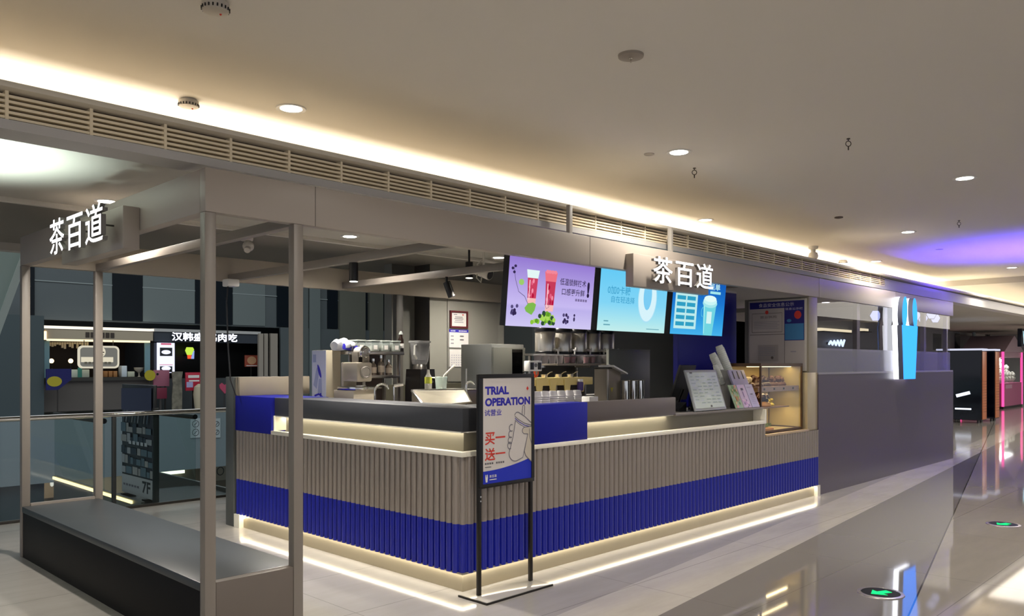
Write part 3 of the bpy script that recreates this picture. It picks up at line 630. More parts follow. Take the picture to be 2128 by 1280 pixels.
def smoke(px, py, r, label, z=CEIL):
    p = at(px, py, z=z); t = thing('smoke_detector', label, 'smoke detector', (p.x, p.y, z))
    MB().lathe((p.x, p.y, z), [(r * 0.7, -0.055), (r * 0.95, -0.05), (r, -0.03), (r, -0.012), (r * 0.8, -0.01), (r * 0.8, 0)], 24).build('housing', mat('detector_white', 'b4aca0', 0.5), t)
    mb = MB()
    for i in range(20):
        q = 2 * math.pi * i / 20; mb.box(p.x + r * 1.0 * math.cos(q) - 0.003, p.x + r * 1.0 * math.cos(q) + 0.003, p.y + r * math.sin(q) - 0.003, p.y + r * math.sin(q) + 0.003, z - 0.046, z - 0.032)
    mb.build('slot', BLKP, t)
    MB().ball((p.x + r * 0.4, p.y, z - 0.056), 0.006).build('indicator', RED, t)
smoke(392, 207, 0.066, 'pale smoke detector beside the bright downlight near the cove'); smoke(448, 3, 0.066, 'pale smoke detector cut by the top edge of the picture')
smoke(1752, 541, 0.07, 'small smoke detector far along the ceiling by the cove')
p = at(1311, 114, z=CEIL)
t = thing('ceiling_speaker', 'flat round taupe disc fitting alone in the middle of the ceiling', 'ceiling disc', (p.x, p.y, CEIL))
MB().lathe((p.x, p.y, CEIL), [(0.06, -0.018), (0.073, -0.014), (0.075, 0)], 28).build('plate', mat('disc_taupe', '8f857a', 0.5), t)
MB().cyl((p.x, p.y, CEIL - 0.045), (p.x, p.y, CEIL - 0.016), 0.004, n=8).lathe((p.x, p.y, CEIL - 0.018), [(0.012, -0.004), (0.012, 0.002)], 12).build('pin', CHROME, t)
p = at(1349, 320, z=CEIL); tag(MB().lathe((p.x, p.y, CEIL), [(0.032, -0.003), (0.042, -0.006), (0.044, 0)], 24).build('cover_disc', mat('cover_grey', 'a49c92', 0.5), origin=(p.x, p.y, CEIL)), 'thin flush cover disc in the ceiling beside a downlight', 'ceiling disc')
p = at(1743, 451, z=CEIL); tag(MB().lathe((p.x, p.y, CEIL), [(0.02, -0.02), (0.05, -0.012), (0.05, 0)], 24).build('cover_disc', mat('cover_dark', '4a3c33', 0.5), origin=(p.x, p.y, CEIL)), 'small dark ceiling disc between the hanging ring and dome camera', 'ceiling disc')
p = at(1952, 518, z=CEIL); tag(MB().lathe((p.x, p.y, CEIL), [(0.05, -0.006), (0.055, 0)], 24).build('cover_disc', mat('cover_grey', 'a49c92', 0.5), origin=(p.x, p.y, CEIL)), 'thin disc in the ceiling inside the blue glow', 'ceiling disc')
for px, py, lab in ((1763, 288, 'dark eye ring hanging from the open ceiling, the closer of two'), (1443, 349, 'dark eye ring hanging from the ceiling by the downlight'), (1993, 458, 'small eye ring hanging at the edge of the blue ceiling glow')):
    p = at(px, py, z=CEIL); t = thing('ceiling_hook', lab, 'ceiling hook', (p.x, p.y, CEIL)); d = mat('hook_dark', '3d3630', 0.4, 0.7)
    MB().lathe((p.x, p.y, CEIL), [(0.014, -0.006), (0.014, 0)], 12).cyl((p.x, p.y, CEIL - 0.02), (p.x, p.y, CEIL), 0.004, n=8).build('plate', d, t)
    MB().torus((p.x, p.y, CEIL - 0.041), 0.021, 0.0035, (0.7, 0.7, 0), 20, 6).build('ring', d, t)
    MB().cyl((p.x, p.y, CEIL - 0.092), (p.x, p.y, CEIL - 0.06), 0.005, n=8).build('shank', d, t)
p = at(1690, 512, z=CEIL); t = thing('dome_camera', 'pale dome camera hanging from the main ceiling past the sign', 'security camera', (p.x, p.y, CEIL))
CAMW = mat('camera_white', 'c6c1b8', 0.4)
MB().lathe((p.x, p.y, CEIL), [(0.045, -0.05), (0.07, -0.035), (0.075, 0)], 20).build('mount', CAMW, t)
MB().lathe((p.x, p.y, CEIL), [(0.06, -0.19), (0.075, -0.15), (0.06, -0.10), (0.035, -0.09), (0.035, -0.05)], 20).build('body', CAMW, t)
MB().ball((p.x, p.y, CEIL - 0.185), 0.05).build('lens', mat('lens_smoke', '3a3a3c', 0.15), t)
p = at(513, 490, z=SOFF); t = thing('dome_camera', 'white turret camera under the soffit behind the front posts', 'security camera', (p.x, p.y, SOFF))
MB().lathe((p.x, p.y, SOFF), [(0.055, -0.05), (0.06, -0.03), (0.06, 0)], 20).build('mount', CAMW, t)
MB().ball((p.x + 0.01, p.y - 0.01, SOFF - 0.10), 0.055, 16).build('body', CAMW, t)
MB().cyl((p.x + 0.0, p.y - 0.03, SOFF - 0.12), (p.x - 0.03, p.y - 0.06, SOFF - 0.15), 0.03).build('lens', CAMW, t)
# spotlights under the canopy beams
def canopy_spot(px, py, y, label, tilt=0.0, lit=True, x=None):
    p = at(px, py, y=y) if x is None else at(px, py, x=x); zt = (C0 if x < 5 else C0 + 0.02) if x is not None else C0 + 0.153
    t = thing('cylinder_spotlight', label, 'spotlight', (p.x, p.y, zt)); d = V(math.sin(tilt) * 0.7, -math.sin(tilt) * 0.7, -math.cos(tilt))
    zt -= 0.001; a_ = V(p.x, p.y, zt)
    if x is None: MB().cyl(V(p.x, p.y, zt - 0.01), V(p.x, p.y, SOFF), 0.01, n=8).build('stem', BLACK, t)
    if tilt: MB().cyl(a_, a_ - ZU * 0.06, 0.012).build('stem', BLACK, t); a_ = a_ - ZU * 0.05
    MB().cyl(a_, a_ + d * 0.15, 0.037, n=20).build('body', BLACK, t)
    MB().cyl(a_ + d * 0.148, a_ + d * 0.153, 0.032, n=20).build('lens', glow('spot_lens', 'fff6e6', 9) if lit else BLKP, t)
    if lit: spot('spotlight_lamp', a_ + d * 0.165, 130, NEUT, 110, 0.5, (0, 0, 0), 0.03)
canopy_spot(735, 560, None, 'black cylinder spotlight hanging from the beam above the bottle rack', x=3.75)
canopy_spot(975, 517, 5.63, 'black cylinder spotlight hanging behind the fascia near the first menu screen')
canopy_spot(928, 575, None, 'tilted black spotlight before the grey column', 0.35, False, x=5.08)
p = at(1005, 560, y=6.2); t = thing('bullet_camera', 'white bullet camera with cable in front of the grey column', 'security camera', (p.x, p.y, SOFF))
MB().cyl((p.x, p.y, SOFF), (p.x, p.y, p.z + 0.02), 0.012).lathe((p.x, p.y, SOFF), [(0.05, -0.02), (0.05, 0)], 16).build('bracket', CAMW, t)
d = V(0.2, -0.9, -0.35).normalized(); c = V(p.x, p.y, p.z - 0.03)
MB().cyl(c - d * 0.09, c + d * 0.09, 0.055, 0.06, 20).build('body', CAMW, t); MB().cyl(c + d * 0.088, c + d * 0.094, 0.05, n=20).build('lens', mat('lens_smoke', '3a3a3c', 0.15), t)
MB().tube([(p.x - 0.02, p.y, p.z + 0.10), (p.x - 0.09, p.y, p.z + 0.05), (p.x - 0.10, p.y, p.z - 0.10), (p.x - 0.04, p.y, p.z - 0.14), (p.x - 0.02, p.y, p.z - 0.06)], 0.008).build('cable', CAMW, t)
# ------------------------------------------------------------------ notices on the column
PRT = mat('print_grey', '8a8890', 0.6); PFR = mat('frame_maroon', '5d2226', 0.45)
def sheet(name, label, cat, px0, py0, px1, py1, y, paper=PAPER, thick=0.004, draw=None, frame=None, fw=0.02):
    a_, b_ = at(px0, py0, y=y), at(px1, py1, y=y); w_, h = b_.x - a_.x, (a_.z - at(px0, py1, y=y).z)
    o = V(a_.x, y, a_.z - h); t = thing(name, label, cat, (o.x + w_ / 2, y, o.z))
    MB().box(o.x, o.x + w_, y - thick, y + 0.016, o.z, o.z + h).build('sheet', paper, t)
    if frame:
        f = MB(); f.box(o.x - 0.004, o.x + w_ + 0.004, y - thick - 0.01, y + 0.014, o.z + h - fw, o.z + h).box(o.x - 0.004, o.x + w_ + 0.004, y - thick - 0.01, y + 0.014, o.z, o.z + fw)
        f.box(o.x - 0.004, o.x + fw, y - thick - 0.01, y + 0.014, o.z + fw, o.z + h - fw).box(o.x + w_ - fw, o.x + w_ + 0.004, y - thick - 0.01, y + 0.014, o.z + fw, o.z + h - fw).build('frame', frame, t)
    if draw:
        art = Art((o.x, y - thick, o.z), XU, ZU); draw(art, w_, h); art.build('print', t)
    return t
def d1(a, w_, h):
    for k in range(4): a.rect(w_ * (0.28 - 0.04 * (k % 2)), h * (0.62 - k * 0.1), w_ * (0.44 + 0.08 * (k % 2)), h * 0.04, INKG if k < 2 else PRT)
    a.rect(w_ * .2, h * .76, w_ * .2, h * .05, PRT); a.rect(w_ * .7, h * .74, w_ * .07, h * .08, RED)
sheet('framed_certificate', 'certificate in a maroon frame on the grey column, topmost of three notices', 'certificate', 935, 645, 971, 681, 7.60, draw=d1, frame=PFR, fw=0.022)
def d2(a, w_, h):
    a.rect(0, h * .84, w_, h * .16, INKB)
    for k in range(8): a.rect(w_ * (0.08 + (0.16 if k > 2 else 0) + k * 0.085), h * .89, w_ * .06, h * .06, WHITEP)
    for r in (0.6, 0.4, 0.2):
        a.rect(w_ * .08, h * r, w_ * .15, h * .06, PRT)
        if r > .3: a.rect(w_ * .55, h * r, w_ * .2, h * .07, INKG)
sheet('notice_sheet', 'white notice with blue header on the grey column, middle of three notices', 'notice', 933, 684, 973, 722, 7.60, draw=d2)
def d3(a, w_, h):
    a.text('7', w_ * .72, h * .83, w_ * .05, h * .11, INKB, 0.02); a.rect(w_ * .80, h * .84, w_ * .13, h * .06, INKB)
    for r in range(5):
        for c in range(7): a.rect(w_ * (.08 + .125 * c), h * (.08 + .14 * r), w_ * .06, h * .05, mat('calendar_grey', 'a9a7b4', 0.6))
sheet('wall_calendar', 'white calendar sheet on the grey column, lowest of three notices', 'calendar', 934, 726, 972, 762, 7.60, draw=d3)

# ------------------------------------------------------------------ equipment along the side arm
bt = 1.15
t = thing('storage_carton', 'tall pale box with blue cup print at the rear end of the side arm', 'box', (4.53, 7.05, bt))
cx, cy = 4.45, 6.93
MB().box(cx, cx + 0.17, cy, cy + 0.26, bt, 1.742, 0.004).build('body', mat('carton_beige', 'a39a86', 0.55), t)
MB().box(cx - 0.003, cx, cy + 0.002, cy + 0.258, bt + 0.002, 1.74).build('printed_side', mat('carton_print_paper', 'b7bcc9', 0.5), t)
a = Art((cx - 0.003, cy + 0.26, bt), V(0, -1, 0), ZU); PB2 = mat('pale_blue_ink', '8d96b4', 0.5)
a.rect(0.02, 0.47, 0.06, 0.08, PB2); a.poly([(0.03, 0.24), (0.09, 0.20), (0.14, 0.38), (0.09, 0.42)], PB2); a.oval(0.14, 0.38, 0.022, 0.075, INKB, 20, 0.45)
a.line([(0.05, 0.13), (0.13, 0.15), (0.2, 0.12)], 0.02, INKB); a.rect(0.15, 0.04, 0.03, 0.14, INKB); a.poly([(0.11, 0.16), (0.19, 0.16), (0.18, 0.31), (0.13, 0.30)], PB2)
a.build('print', t)
SEAL = t = thing('cup_sealer', 'beige grey cup sealing machine with film reel and round dial by the printed box', 'sealing machine', (4.72, 6.62, bt))
SEALM = mat('sealer_champagne', '9a9284', 0.35, 0.3)
MB().box(4.50, 4.76, 6.52, 6.86, bt, 1.35, 0.006).build('base_cabinet', SEALM, t)
MB().box(4.56, 4.74, 6.55, 6.80, 1.43, 1.62, 0.02).build('body', SEALM, t)
MB().box(4.57, 4.73, 6.80, 6.84, 1.35, 1.62, 0.01).build('back_post', SEALM, t)
MB().cyl((4.655, 6.555, 1.525), (4.655, 6.535, 1.525), 0.062, n=24).torus((4.655, 6.536, 1.525), 0.05, 0.006, (0, 1, 0)).build('dial', mat('dial_grey', '85807a', 0.35, 0.4), t)
MB().cyl((4.67, 6.58, 1.72), (4.67, 6.70, 1.72), 0.05, n=24).build('film_reel', mat('reel_white', 'c8c4c0', 0.45), t)
MB().torus((4.67, 6.575, 1.72), 0.05, 0.010, (0, 1, 0)).torus((4.67, 6.565, 1.72), 0.03, 0.006, (0, 1, 0)).build('reel_ring', CHROME, t)
MB().box(4.60, 4.615, 6.60, 6.70, 1.62, 1.72, 0.003).build('reel_bracket', SEALM, t)
MB().box(4.725, 4.74, 6.60, 6.70, 1.62, 1.72, 0.003).build('reel_bracket', SEALM, t)
MB().box(4.50, 4.75, 6.49, 6.80, 1.35, 1.385, 0.006).build('cup_tray', CHROME, t); MB().cyl((4.64, 6.6, 1.385), (4.64, 6.6, 1.395), 0.05).build('cup_holder', STEEL, t)
MB().box(4.755, 4.86, 6.56, 6.58, 1.36, 1.38, 0.004).build('lever', CHROME, t)

t.location += Vector((-0.075, -0.10, 0))
# bottle rack with four bottles, tubs and bag on top
t = thing('steel_rack', 'two tier stainless rack holding bottles behind the sink', 'rack', (5.08, 6.85, bt))
for x in (4.84, 5.29):
    for y in (6.84, 7.10): MB().box(x - 0.012, x + 0.012, y - 0.012, y + 0.012, bt, 1.70, 0.002).build('post', STEEL, t)
MB().box(4.62, 5.33, 6.80, 7.14, 1.70, 1.735, 0.003).build('top_shelf', STEEL, t); MB().box(4.84, 5.29, 6.82, 7.12, 1.455, 1.485, 0.003).build('lower_shelf', STEEL, t)
MB().box(4.853, 5.277, 7.113, 7.122, 1.16, 1.70).build('back_panel', mat('rack_back_brown', '2c211c', 0.5), t)
BOT = [(0.034, 0), (0.036, 0.01), (0.036, 0.115), (0.03, 0.135), (0.014, 0.155), (0.014, 0.18)]
def bottle(x, h, lab, m, capm):
    z = 1.486; s = h / 0.2; t = thing('syrup_bottle', lab, 'bottle', (x, 6.90, z), 'bottles on the steel rack')
    MB().lathe((x, 6.90, z), [(r, q * s) for r, q in BOT], 16).build('body', m, t); MB().lathe((x, 6.90, z), [(0.017, 0.178 * s), (0.017, 0.21 * s)], 12).build('cap', capm, t)
    MB().lathe((x, 6.90, z), [(0.0366, 0.03 * s), (0.0366, 0.10 * s)], 16, cap=False).build('label_band', mat('bottle_label', 'b9aea0', 0.5), t)
BG = mat('bottle_metal', '9c8f82', 0.25, 0.6)
bottle(4.90, 0.165, 'slim pale bottle at the sealing-machine end of the rack shelf', mat('bottle_cream', 'b5a98e', 0.3), CHROME); bottle(5.0, 0.165, 'second bottle from the sealing-machine end of the rack shelf', BG, CHROME)
bottle(5.10, 0.20, 'tallest of the four bottles on the rack shelf', BG, CHROME); bottle(5.20, 0.155, 'short wide bottle at the blender end of the rack shelf', BG, CHROME)
TUB = glass('tub_plastic', (0.85, 0.9, 0.88), 0.12, 0.1, 0.35, (0.55, 0.6, 0.58)); LIDM = mat('tub_lid', 'b4bcb8', 0.35)
for i, px in enumerate((742, 771, 793, 815)):
    p = at(px, 722, y=6.94); t = thing('clear_tub', ('lidded clear tub nearest the plastic bag on the rack top', 'second lidded clear tub from the bag on the rack top', 'third lidded clear tub from the bag on the rack top', 'lidded clear tub next to the dark bottle on the rack top')[i], 'tub', (p.x, 6.94, 1.735), 'clear tubs on the rack top')
    MB().box(p.x - 0.052, p.x + 0.052, 6.86, 7.05, 1.735, 1.838, 0.012).build('body', TUB, t); MB().box(p.x - 0.056, p.x + 0.056, 6.855, 7.055, 1.838, 1.852, 0.004).build('lid', LIDM, t)
    MB().box(p.x - 0.036, p.x + 0.036, 6.88, 7.03, 1.74, 1.80, 0.015).build('contents', mat('tub_contents', 'c9c4ba', 0.6), t); MB().box(p.x - 0.022, p.x + 0.022, 6.856, 6.8595, 1.755, 1.80).build('sticker', PAPER, t)
p = at(833, 705, y=6.94); t = thing('sauce_bottle', 'dark bottle with white label standing at the end of the rack top', 'bottle', (p.x, 6.94, 1.735))
MB().lathe((p.x, 6.94, 1.735), [(0.032, 0), (0.032, 0.13), (0.018, 0.16), (0.014, 0.19)], 16).build('body', mat('bottle_dark', '241714', 0.2), t); MB().lathe((p.x, 6.94, 1.735), [(0.0335, 0.04), (0.0335, 0.09)], 16, cap=False).build('label_band', PAPER, t)
MB().lathe((p.x, 6.94, 1.735), [(0.024, 0.188), (0.022, 0.20), (0.008, 0.225)], 14).build('cap', mat('cap_pale', '9da3a0', 0.4), t)
t = thing('plastic_bag', 'white and blue plastic bag lying over the end of the rack top by the carton', 'bag', (4.72, 6.82, 1.735)); mb = MB(); R = []
for i in range(9):
    f = i / 8; rr = 0.035 + 0.018 * math.sin(f * 3.1) + 0.006 * math.sin(f * 17)
    R.append([V(4.52 + 0.235 * f, 6.90 + rr * 1.9 * math.cos(q) * (1 + .12 * math.sin(3 * q + i)), 1.737 + max(0, rr * (1 + math.sin(q)) * (1.3 - 0.3 * f))) for q in [2 * math.pi * k / 12 for k in range(12)]])
mb.ring(R).build('body', mat('bag_white', 'c3c6cc', 0.35), t)
MB().obox((4.62, 6.815, 1.775), (0.05, 0, -0.006), (0, 0.004, 0.01), (0.006, 0, 0.02)).obox((4.72, 6.815, 1.77), (0.03, 0, -0.01), (0, 0.004, 0.01), (0, 0, 0.014)).build('print', INKB, t)
t = thing('blender', 'black blender with clear square jar next to the bottle rack', 'blender', (5.42, 6.55, bt))
BX = 5.33
MB().prism([(-0.10, 0), (0.13, 0), (0.115, 0.22), (0.10, 0.40), (-0.085, 0.40), (-0.10, 0.2)], (BX, 6.66, bt), XU, ZU, 0.24).build('base', mat('blender_black', '0e0c0c', 0.22), t)
MB().lathe((BX, 6.54, 1.55), [(0.075, 0), (0.07, 0.03), (0.06, 0.05)], 16).build('collar', DSTEEL, t)
jar = MB(); R = []
for z, q in ((1.60, 0.062), (1.64, 0.07), (1.82, 0.088), (1.822, 0.08), (1.645, 0.062)): R.append([V(BX + sx * q, 6.54 + sy * q, z) for sx, sy in ((-1, -.7), (-.7, -1), (.7, -1), (1, -.7), (1, .7), (.7, 1), (-.7, 1), (-1, .7))])
jar.ring(R).build('jar', glass('jar_plastic', (0.8, 0.8, 0.8), 0.16, 0.05, 0.12, (0.5, 0.5, 0.5)), t)
MB().box(BX - 0.085, BX + 0.085, 6.455, 6.625, 1.822, 1.845, 0.008).build('lid', glass('lid_plastic', (0.8, 0.8, 0.8), 0.16, 0.05, 0.3, (0.5, 0.5, 0.5)), t)
MB().tube([(BX - 0.08, 6.5, 1.80), (BX - 0.13, 6.46, 1.79), (BX - 0.135, 6.46, 1.70), (BX - 0.075, 6.5, 1.66)], 0.011).build('handle', mat('handle_clear', 'a8a6a0', 0.2), t)
for dz, dx in ((0.27, 0.055), (0.10, -0.03)): MB().cyl((BX + dx, 6.418, bt + dz), (BX + dx, 6.40, bt + dz), 0.014).build('knob', CHROME, t)
def faucet(x, y, z, h, reach, lab):
    t = thing('gooseneck_faucet', lab, 'faucet', (x, y, z)); d = V(RV.x, RV.y, 0)
    pts = [V(x, y, z), V(x, y, z + h * 0.62)] + [V(x, y, z + h - reach / 2) + d * (reach / 2 - reach / 2 * math.cos(q)) + ZU * (reach / 2 * math.sin(q)) for q in [math.pi * i / 12 for i in range(12)]]
    MB().tube(pts, 0.011, 10).build('spout', CHROME, t); MB().lathe((x, y, z), [(0.026, 0), (0.024, 0.012), (0.015, 0.03)], 16).build('base', CHROME, t)
    MB().cyl((x + 0.02, y, z + 0.05), (x + 0.075, y - 0.02, z + 0.07), 0.006).build('lever', CHROME, t)
p = at(779, 830, x=4.60); faucet(p.x, p.y, bt, 0.26, 0.135, 'chrome gooseneck faucet in front of the bottle rack')
p = at(969, 820, y=5.45); faucet(p.x, p.y, bt, 0.29, 0.075, 'chrome gooseneck faucet beside the poster stand top')
p = at(819, 830, x=4.7); t = thing('water_tap', 'straight chrome standpipe tap under the bottle rack', 'tap', (p.x, p.y, bt))
MB().cyl((p.x, p.y, bt), (p.x, p.y, bt + 0.24), 0.010).build('pipe', CHROME, t); MB().cyl((p.x, p.y, bt + 0.245), (p.x + 0.07, p.y - 0.05, bt + 0.26), 0.016).build('nozzle', CHROME, t)
p = at(969, 790, y=5.5); t = thing('thin_pipe', 'thin upright steel pipe behind the second faucet', 'pipe', (p.x, p.y, bt)); MB().cyl((p.x, p.y, bt), (p.x, p.y, 1.56), 0.007).build('pipe', STEEL, t); MB().lathe((p.x, p.y, bt), [(0.02, 0), (0.02, 0.02)], 12).build('flange', STEEL, t)
# slanted drip tray and jug
t = thing('draining_tray', 'shiny slanted steel draining tray by the sink behind the dark panel', 'tray', (4.6, 5.3, bt))
def pw(px, py, F): d = FV + RV * ((px - CX) / FOC) + ZU * ((HY - py) / FOC); q = d * F; q.z += EYE; return q
TL, TR, BL, BR = pw(856, 812, 7.2), pw(966, 810, 7.2), pw(884, 846, 6.85), pw(980, 836, 6.85)
nn = (TR - TL).cross(BL - TL).normalized(); nn = nn if nn.z > 0 else -nn
mb = MB(); I = lambda s_, r_: TL * (1 - s_) * (1 - r_) + TR * s_ * (1 - r_) + BL * (1 - s_) * r_ + BR * s_ * r_
mb.add([I(0, 0), I(1, 0), I(1, 1), I(0, 1)] + [I(0, 0) - nn * 0.012, I(1, 0) - nn * 0.012, I(1, 1) - nn * 0.012, I(0, 1) - nn * 0.012], [(0, 1, 2, 3), (7, 6, 5, 4), (0, 4, 5, 1), (1, 5, 6, 2), (2, 6, 7, 3), (3, 7, 4, 0)]).build('pan', mat('tray_steel', 'c8c1ae', 0.25, 0.9, var=0.15, scale=4), t)
MB().tube([I(0, 0), I(1, 0), I(1, 1), I(0, 1), I(0, 0)], 0.011).build('rim', CHROME, t)
for s_ in (0.1, 0.9): MB().cyl(I(s_, 0.05) - nn * 0.01, V(I(s_, 0.05).x, I(s_, 0.05).y, bt), 0.008).build('leg', STEEL, t)
p = at(912, 803, x=4.98); MBX = MB().box(p.x - 0.05, p.x + 0.5, p.y - 0.02, p.y + 0.35, bt, 1.345, 0.004)
t = thing('steel_sink_unit', 'steel box of the sink behind the draining tray', 'sink', (p.x, p.y, bt)); MBX.build('basin', STEEL, t); MB().box(p.x - 0.055, p.x + 0.505, p.y - 0.025, p.y + 0.355, 1.345, 1.355, 0.003).build('rim', STEEL, t)
jx, jy = p.x + 0.08, p.y + 0.06
t = thing('measuring_jug', 'clear measuring jug with a handle on the sink edge, ladle inside', 'jug', (jx, jy, 1.355))
MB().lathe((jx, jy, 1.355), [(0.05, 0), (0.06, 0.12), (0.063, 0.125), (0.058, 0.12), (0.048, 0.006)], 20).build('body', TUB, t)
MB().tube([V(jx, jy, 1.47) - RV * 0.06, V(jx, jy, 1.475) - RV * 0.12, V(jx, jy, 1.40) - RV * 0.125], 0.007).build('handle', mat('jug_white', 'cfcabd', 0.3), t)
t = thing('ladle', 'pale ladle handle sticking out of the measuring jug', 'ladle', (jx, jy, 1.37)); d = RV * 0.62 + ZU * 0.6
MB().tube([V(jx, jy, 1.365), V(jx, jy, 1.495) + RV * 0.03, V(jx, jy, 1.495) + RV * 0.03 + d * 0.16], [0.008, 0.008, 0.011]).build('handle', mat('jug_white', 'cfcabd', 0.3), t); MB().ball((jx, jy, 1.37), (0.03, 0.03, 0.012)).build('bowl', STEEL, t)
p2 = at(890, 790, x=4.86); t = thing('squeeze_bottle', 'small bottle with yellow green label between blender and jug', 'bottle', (p2.x, p2.y, bt))
MB().lathe((p2.x, p2.y, bt), [(0.034, 0), (0.034, 0.33), (0.015, 0.36), (0.012, 0.40)], 14).build('body', glass('bottle_plastic', (0.8, 0.8, 0.75), 0.15, 0.1, 0.35, (0.5, 0.48, 0.42)), t); MB().lathe((p2.x, p2.y, bt), [(0.035, 0.27), (0.035, 0.33)], 14, cap=False).build('label_band', mat('lime_label', 'a9ad3a', 0.5), t)
# upright fridge behind the poster stand
t = thing('upright_fridge', 'grey upright steel fridge in front of the column', 'fridge', (6.9, 6.85, 0))
MB().box(6.55, 7.10, 6.72, 7.25, 0.06, 1.84, 0.006).build('body', mat('fridge_grey', '8f908c', 0.35, 0.4), t); MB().box(6.555, 7.095, 6.69, 6.715, 0.1, 1.80, 0.006).build('door', mat('fridge_door', '85867f', 0.35, 0.4), t)
MB().box(6.865, 7.04, 6.684, 6.691, 0.2, 1.78).build('dark_panel', mat('fridge_recess_black', '0d0e10', 0.1), t)  # flat black panel in place of a recess in the front
for x in (6.6, 7.05): MB().cyl((x, 6.8, 0), (x, 6.8, 0.06), 0.02).cyl((x, 7.18, 0), (x, 7.18, 0.06), 0.02).build('foot', BLKP, t)
MB().tube([(7.05, 6.69, 1.1), (7.05, 6.65, 1.1), (7.05, 6.65, 1.5), (7.05, 6.69, 1.5)], 0.009).build('handle', CHROME, t)

# ------------------------------------------------------------------ tea barrels, shelf, cups
t = thing('barrel_shelf', 'steel shelf stand carrying tea barrels with a row of cups on its lower board', 'shelf', (7.6, 6.25, 0.9))
MB().box(6.86, 8.36, 6.14, 6.5, 1.70, 1.725, 0.003).build('shelf_board', STEEL, t); MB().box(6.80, 8.42, 5.92, 6.2, 1.585, 1.608, 0.003).build('cup_board', mat('shelf_champagne', 'a89c8c', 0.35, 0.5), t)
for x in (6.88, 7.72, 8.34): MB().box(x - 0.015, x + 0.015, 6.40, 6.43, 0.9, 1.70, 0.002).box(x - 0.012, x + 0.012, 6.18, 6.42, 1.56, 1.585).build('post', STEEL, t)
MB().box(6.9, 7.72, 6.432, 6.44, 0.9, 1.58).build('back_panel', mat('shelf_back_olive', '4b4a42', 0.45), t)
BAR = mat('barrel_steel', 'd8d2c6', 0.3, 0.8, bump=0.03, scale=6, stretch=(1, 1, 0.1))
bar0 = None
for i, px in enumerate((1133, 1168, 1200, 1228.6, 1257)):
    x = at(px, 700, y=6.3).x; lab = ('tea barrel nearest the poster stand, first of five steel barrels', 'second of five steel tea barrels counted from the poster stand side', 'middle one of five steel tea barrels on the shelf', 'fourth of five steel tea barrels, next to the end one', 'end tea barrel of five, farthest from the poster stand')[i]
    if bar0 is None:
        t = bar0 = thing('tea_barrel', lab, 'barrel', (x, 6.3, 1.726), 'steel tea barrels on the shelf')
        MB().lathe((x, 6.3, 1.726), [(0.118, 0.02), (0.12, 0.03), (0.12, 0.255), (0.117, 0.26)], 28).build('body', BAR, t)
        MB().lathe((x, 6.3, 1.726), [(0.122, 0), (0.124, 0.005), (0.124, 0.022), (0.12, 0.026)], 28).build('base', BLKP, t)
        MB().lathe((x, 6.3, 1.726), [(0.126, 0.255), (0.128, 0.285), (0.115, 0.305), (0.06, 0.312), (0.05, 0.315)], 28).build('lid', BLKP, t)
        q = MB().box(x - 0.028, x + 0.028, 6.185, 6.30, 2.03, 2.045, 0.005).build('lid_handle', BLKP, t)
        MB().cyl((x + 0.03, 6.19, 1.775), (x + 0.03, 6.12, 1.765), 0.014).cyl((x + 0.03, 6.125, 1.77), (x + 0.03, 6.125, 1.715), 0.011).build('tap', WHITEP, t)
        MB().box(x + 0.022, x + 0.038, 6.10, 6.12, 1.765, 1.80, 0.004).build('tap_lever', WHITEP, t)
    else: dup(bar0, (x, 6.3, 1.726), lab)
CUPC = glass('cup_plastic', (0.86, 0.84, 0.84), 0.14, 0.05, 0.22, (0.6, 0.56, 0.56))
cups = {}
row = [1117, 1133, 1148, 1163, 1178, 1190, 1205, 1218, 1231, 1244, 1256, 1268, 1279]
for i, px in enumerate(row):
    x = at(px, 745, y=6.03).x; kind = 'pink' if i in (4, 5, 7, 8) else 'clear'
    lab = 'clear plastic cup in the row on the cup board under the tea barrels' if kind == 'clear' else 'cup tinted pink in the row on the cup board under the tea barrels'
    if kind not in cups:
        t = cups[kind] = thing('plastic_cup', lab, 'cup', (x, 6.03, 1.609), 'clear cups under the tea barrels' if kind == 'clear' else 'pink cups under the tea barrels')
        MB().lathe((x, 6.03, 1.609), [(0.042, 0.095), (0.045, 0.09), (0.032, 0.0), (0.03, 0.006), (0.041, 0.092)], 18, cap=False).lathe((x, 6.03, 1.609), [(0.03, 0.004), (0.03, 0.0)], 18).build('body', CUPC, t)
        MB().torus((x, 6.03, 1.704), 0.043, 0.003).build('rim', mat('cup_rim', 'c9c4c4', 0.3), t)
        if kind == 'pink': MB().lathe((x, 6.03, 1.609), [(0.028, 0.008), (0.038, 0.078)], 18).build('contents', mat('pink_contents', 'cf5f6b', 0.4), t)
    else: dup(cups[kind], (x, 6.03, 1.609), lab)
t = thing('wall_box', 'small white box with two dark windows on a thin stand by the poster stand', 'device', (5.0, 5.0, 0.9))
p = at(1110, 760, y=5.0)
MB().box(p.x - 0.085, p.x + 0.085, 4.98, 5.05, p.z - 0.05, p.z + 0.045, 0.006).build('housing', WHITEP, t)
for s_ in (-0.05, 0.05): MB().box(p.x + s_ - 0.022, p.x + s_ + 0.022, 4.974, 4.985, p.z - 0.035, p.z + 0.03, 0.003).build('window', BLKP, t)
MB().cyl((p.x, 4.975, p.z + 0.005), (p.x, 4.982, p.z + 0.005), 0.018).build('button', mat('button_grey', '6b6a68', 0.4), t); MB().cyl((p.x, 5.02, 0.9), (p.x, 5.02, p.z - 0.05), 0.009).build('stand', DSTEEL, t)
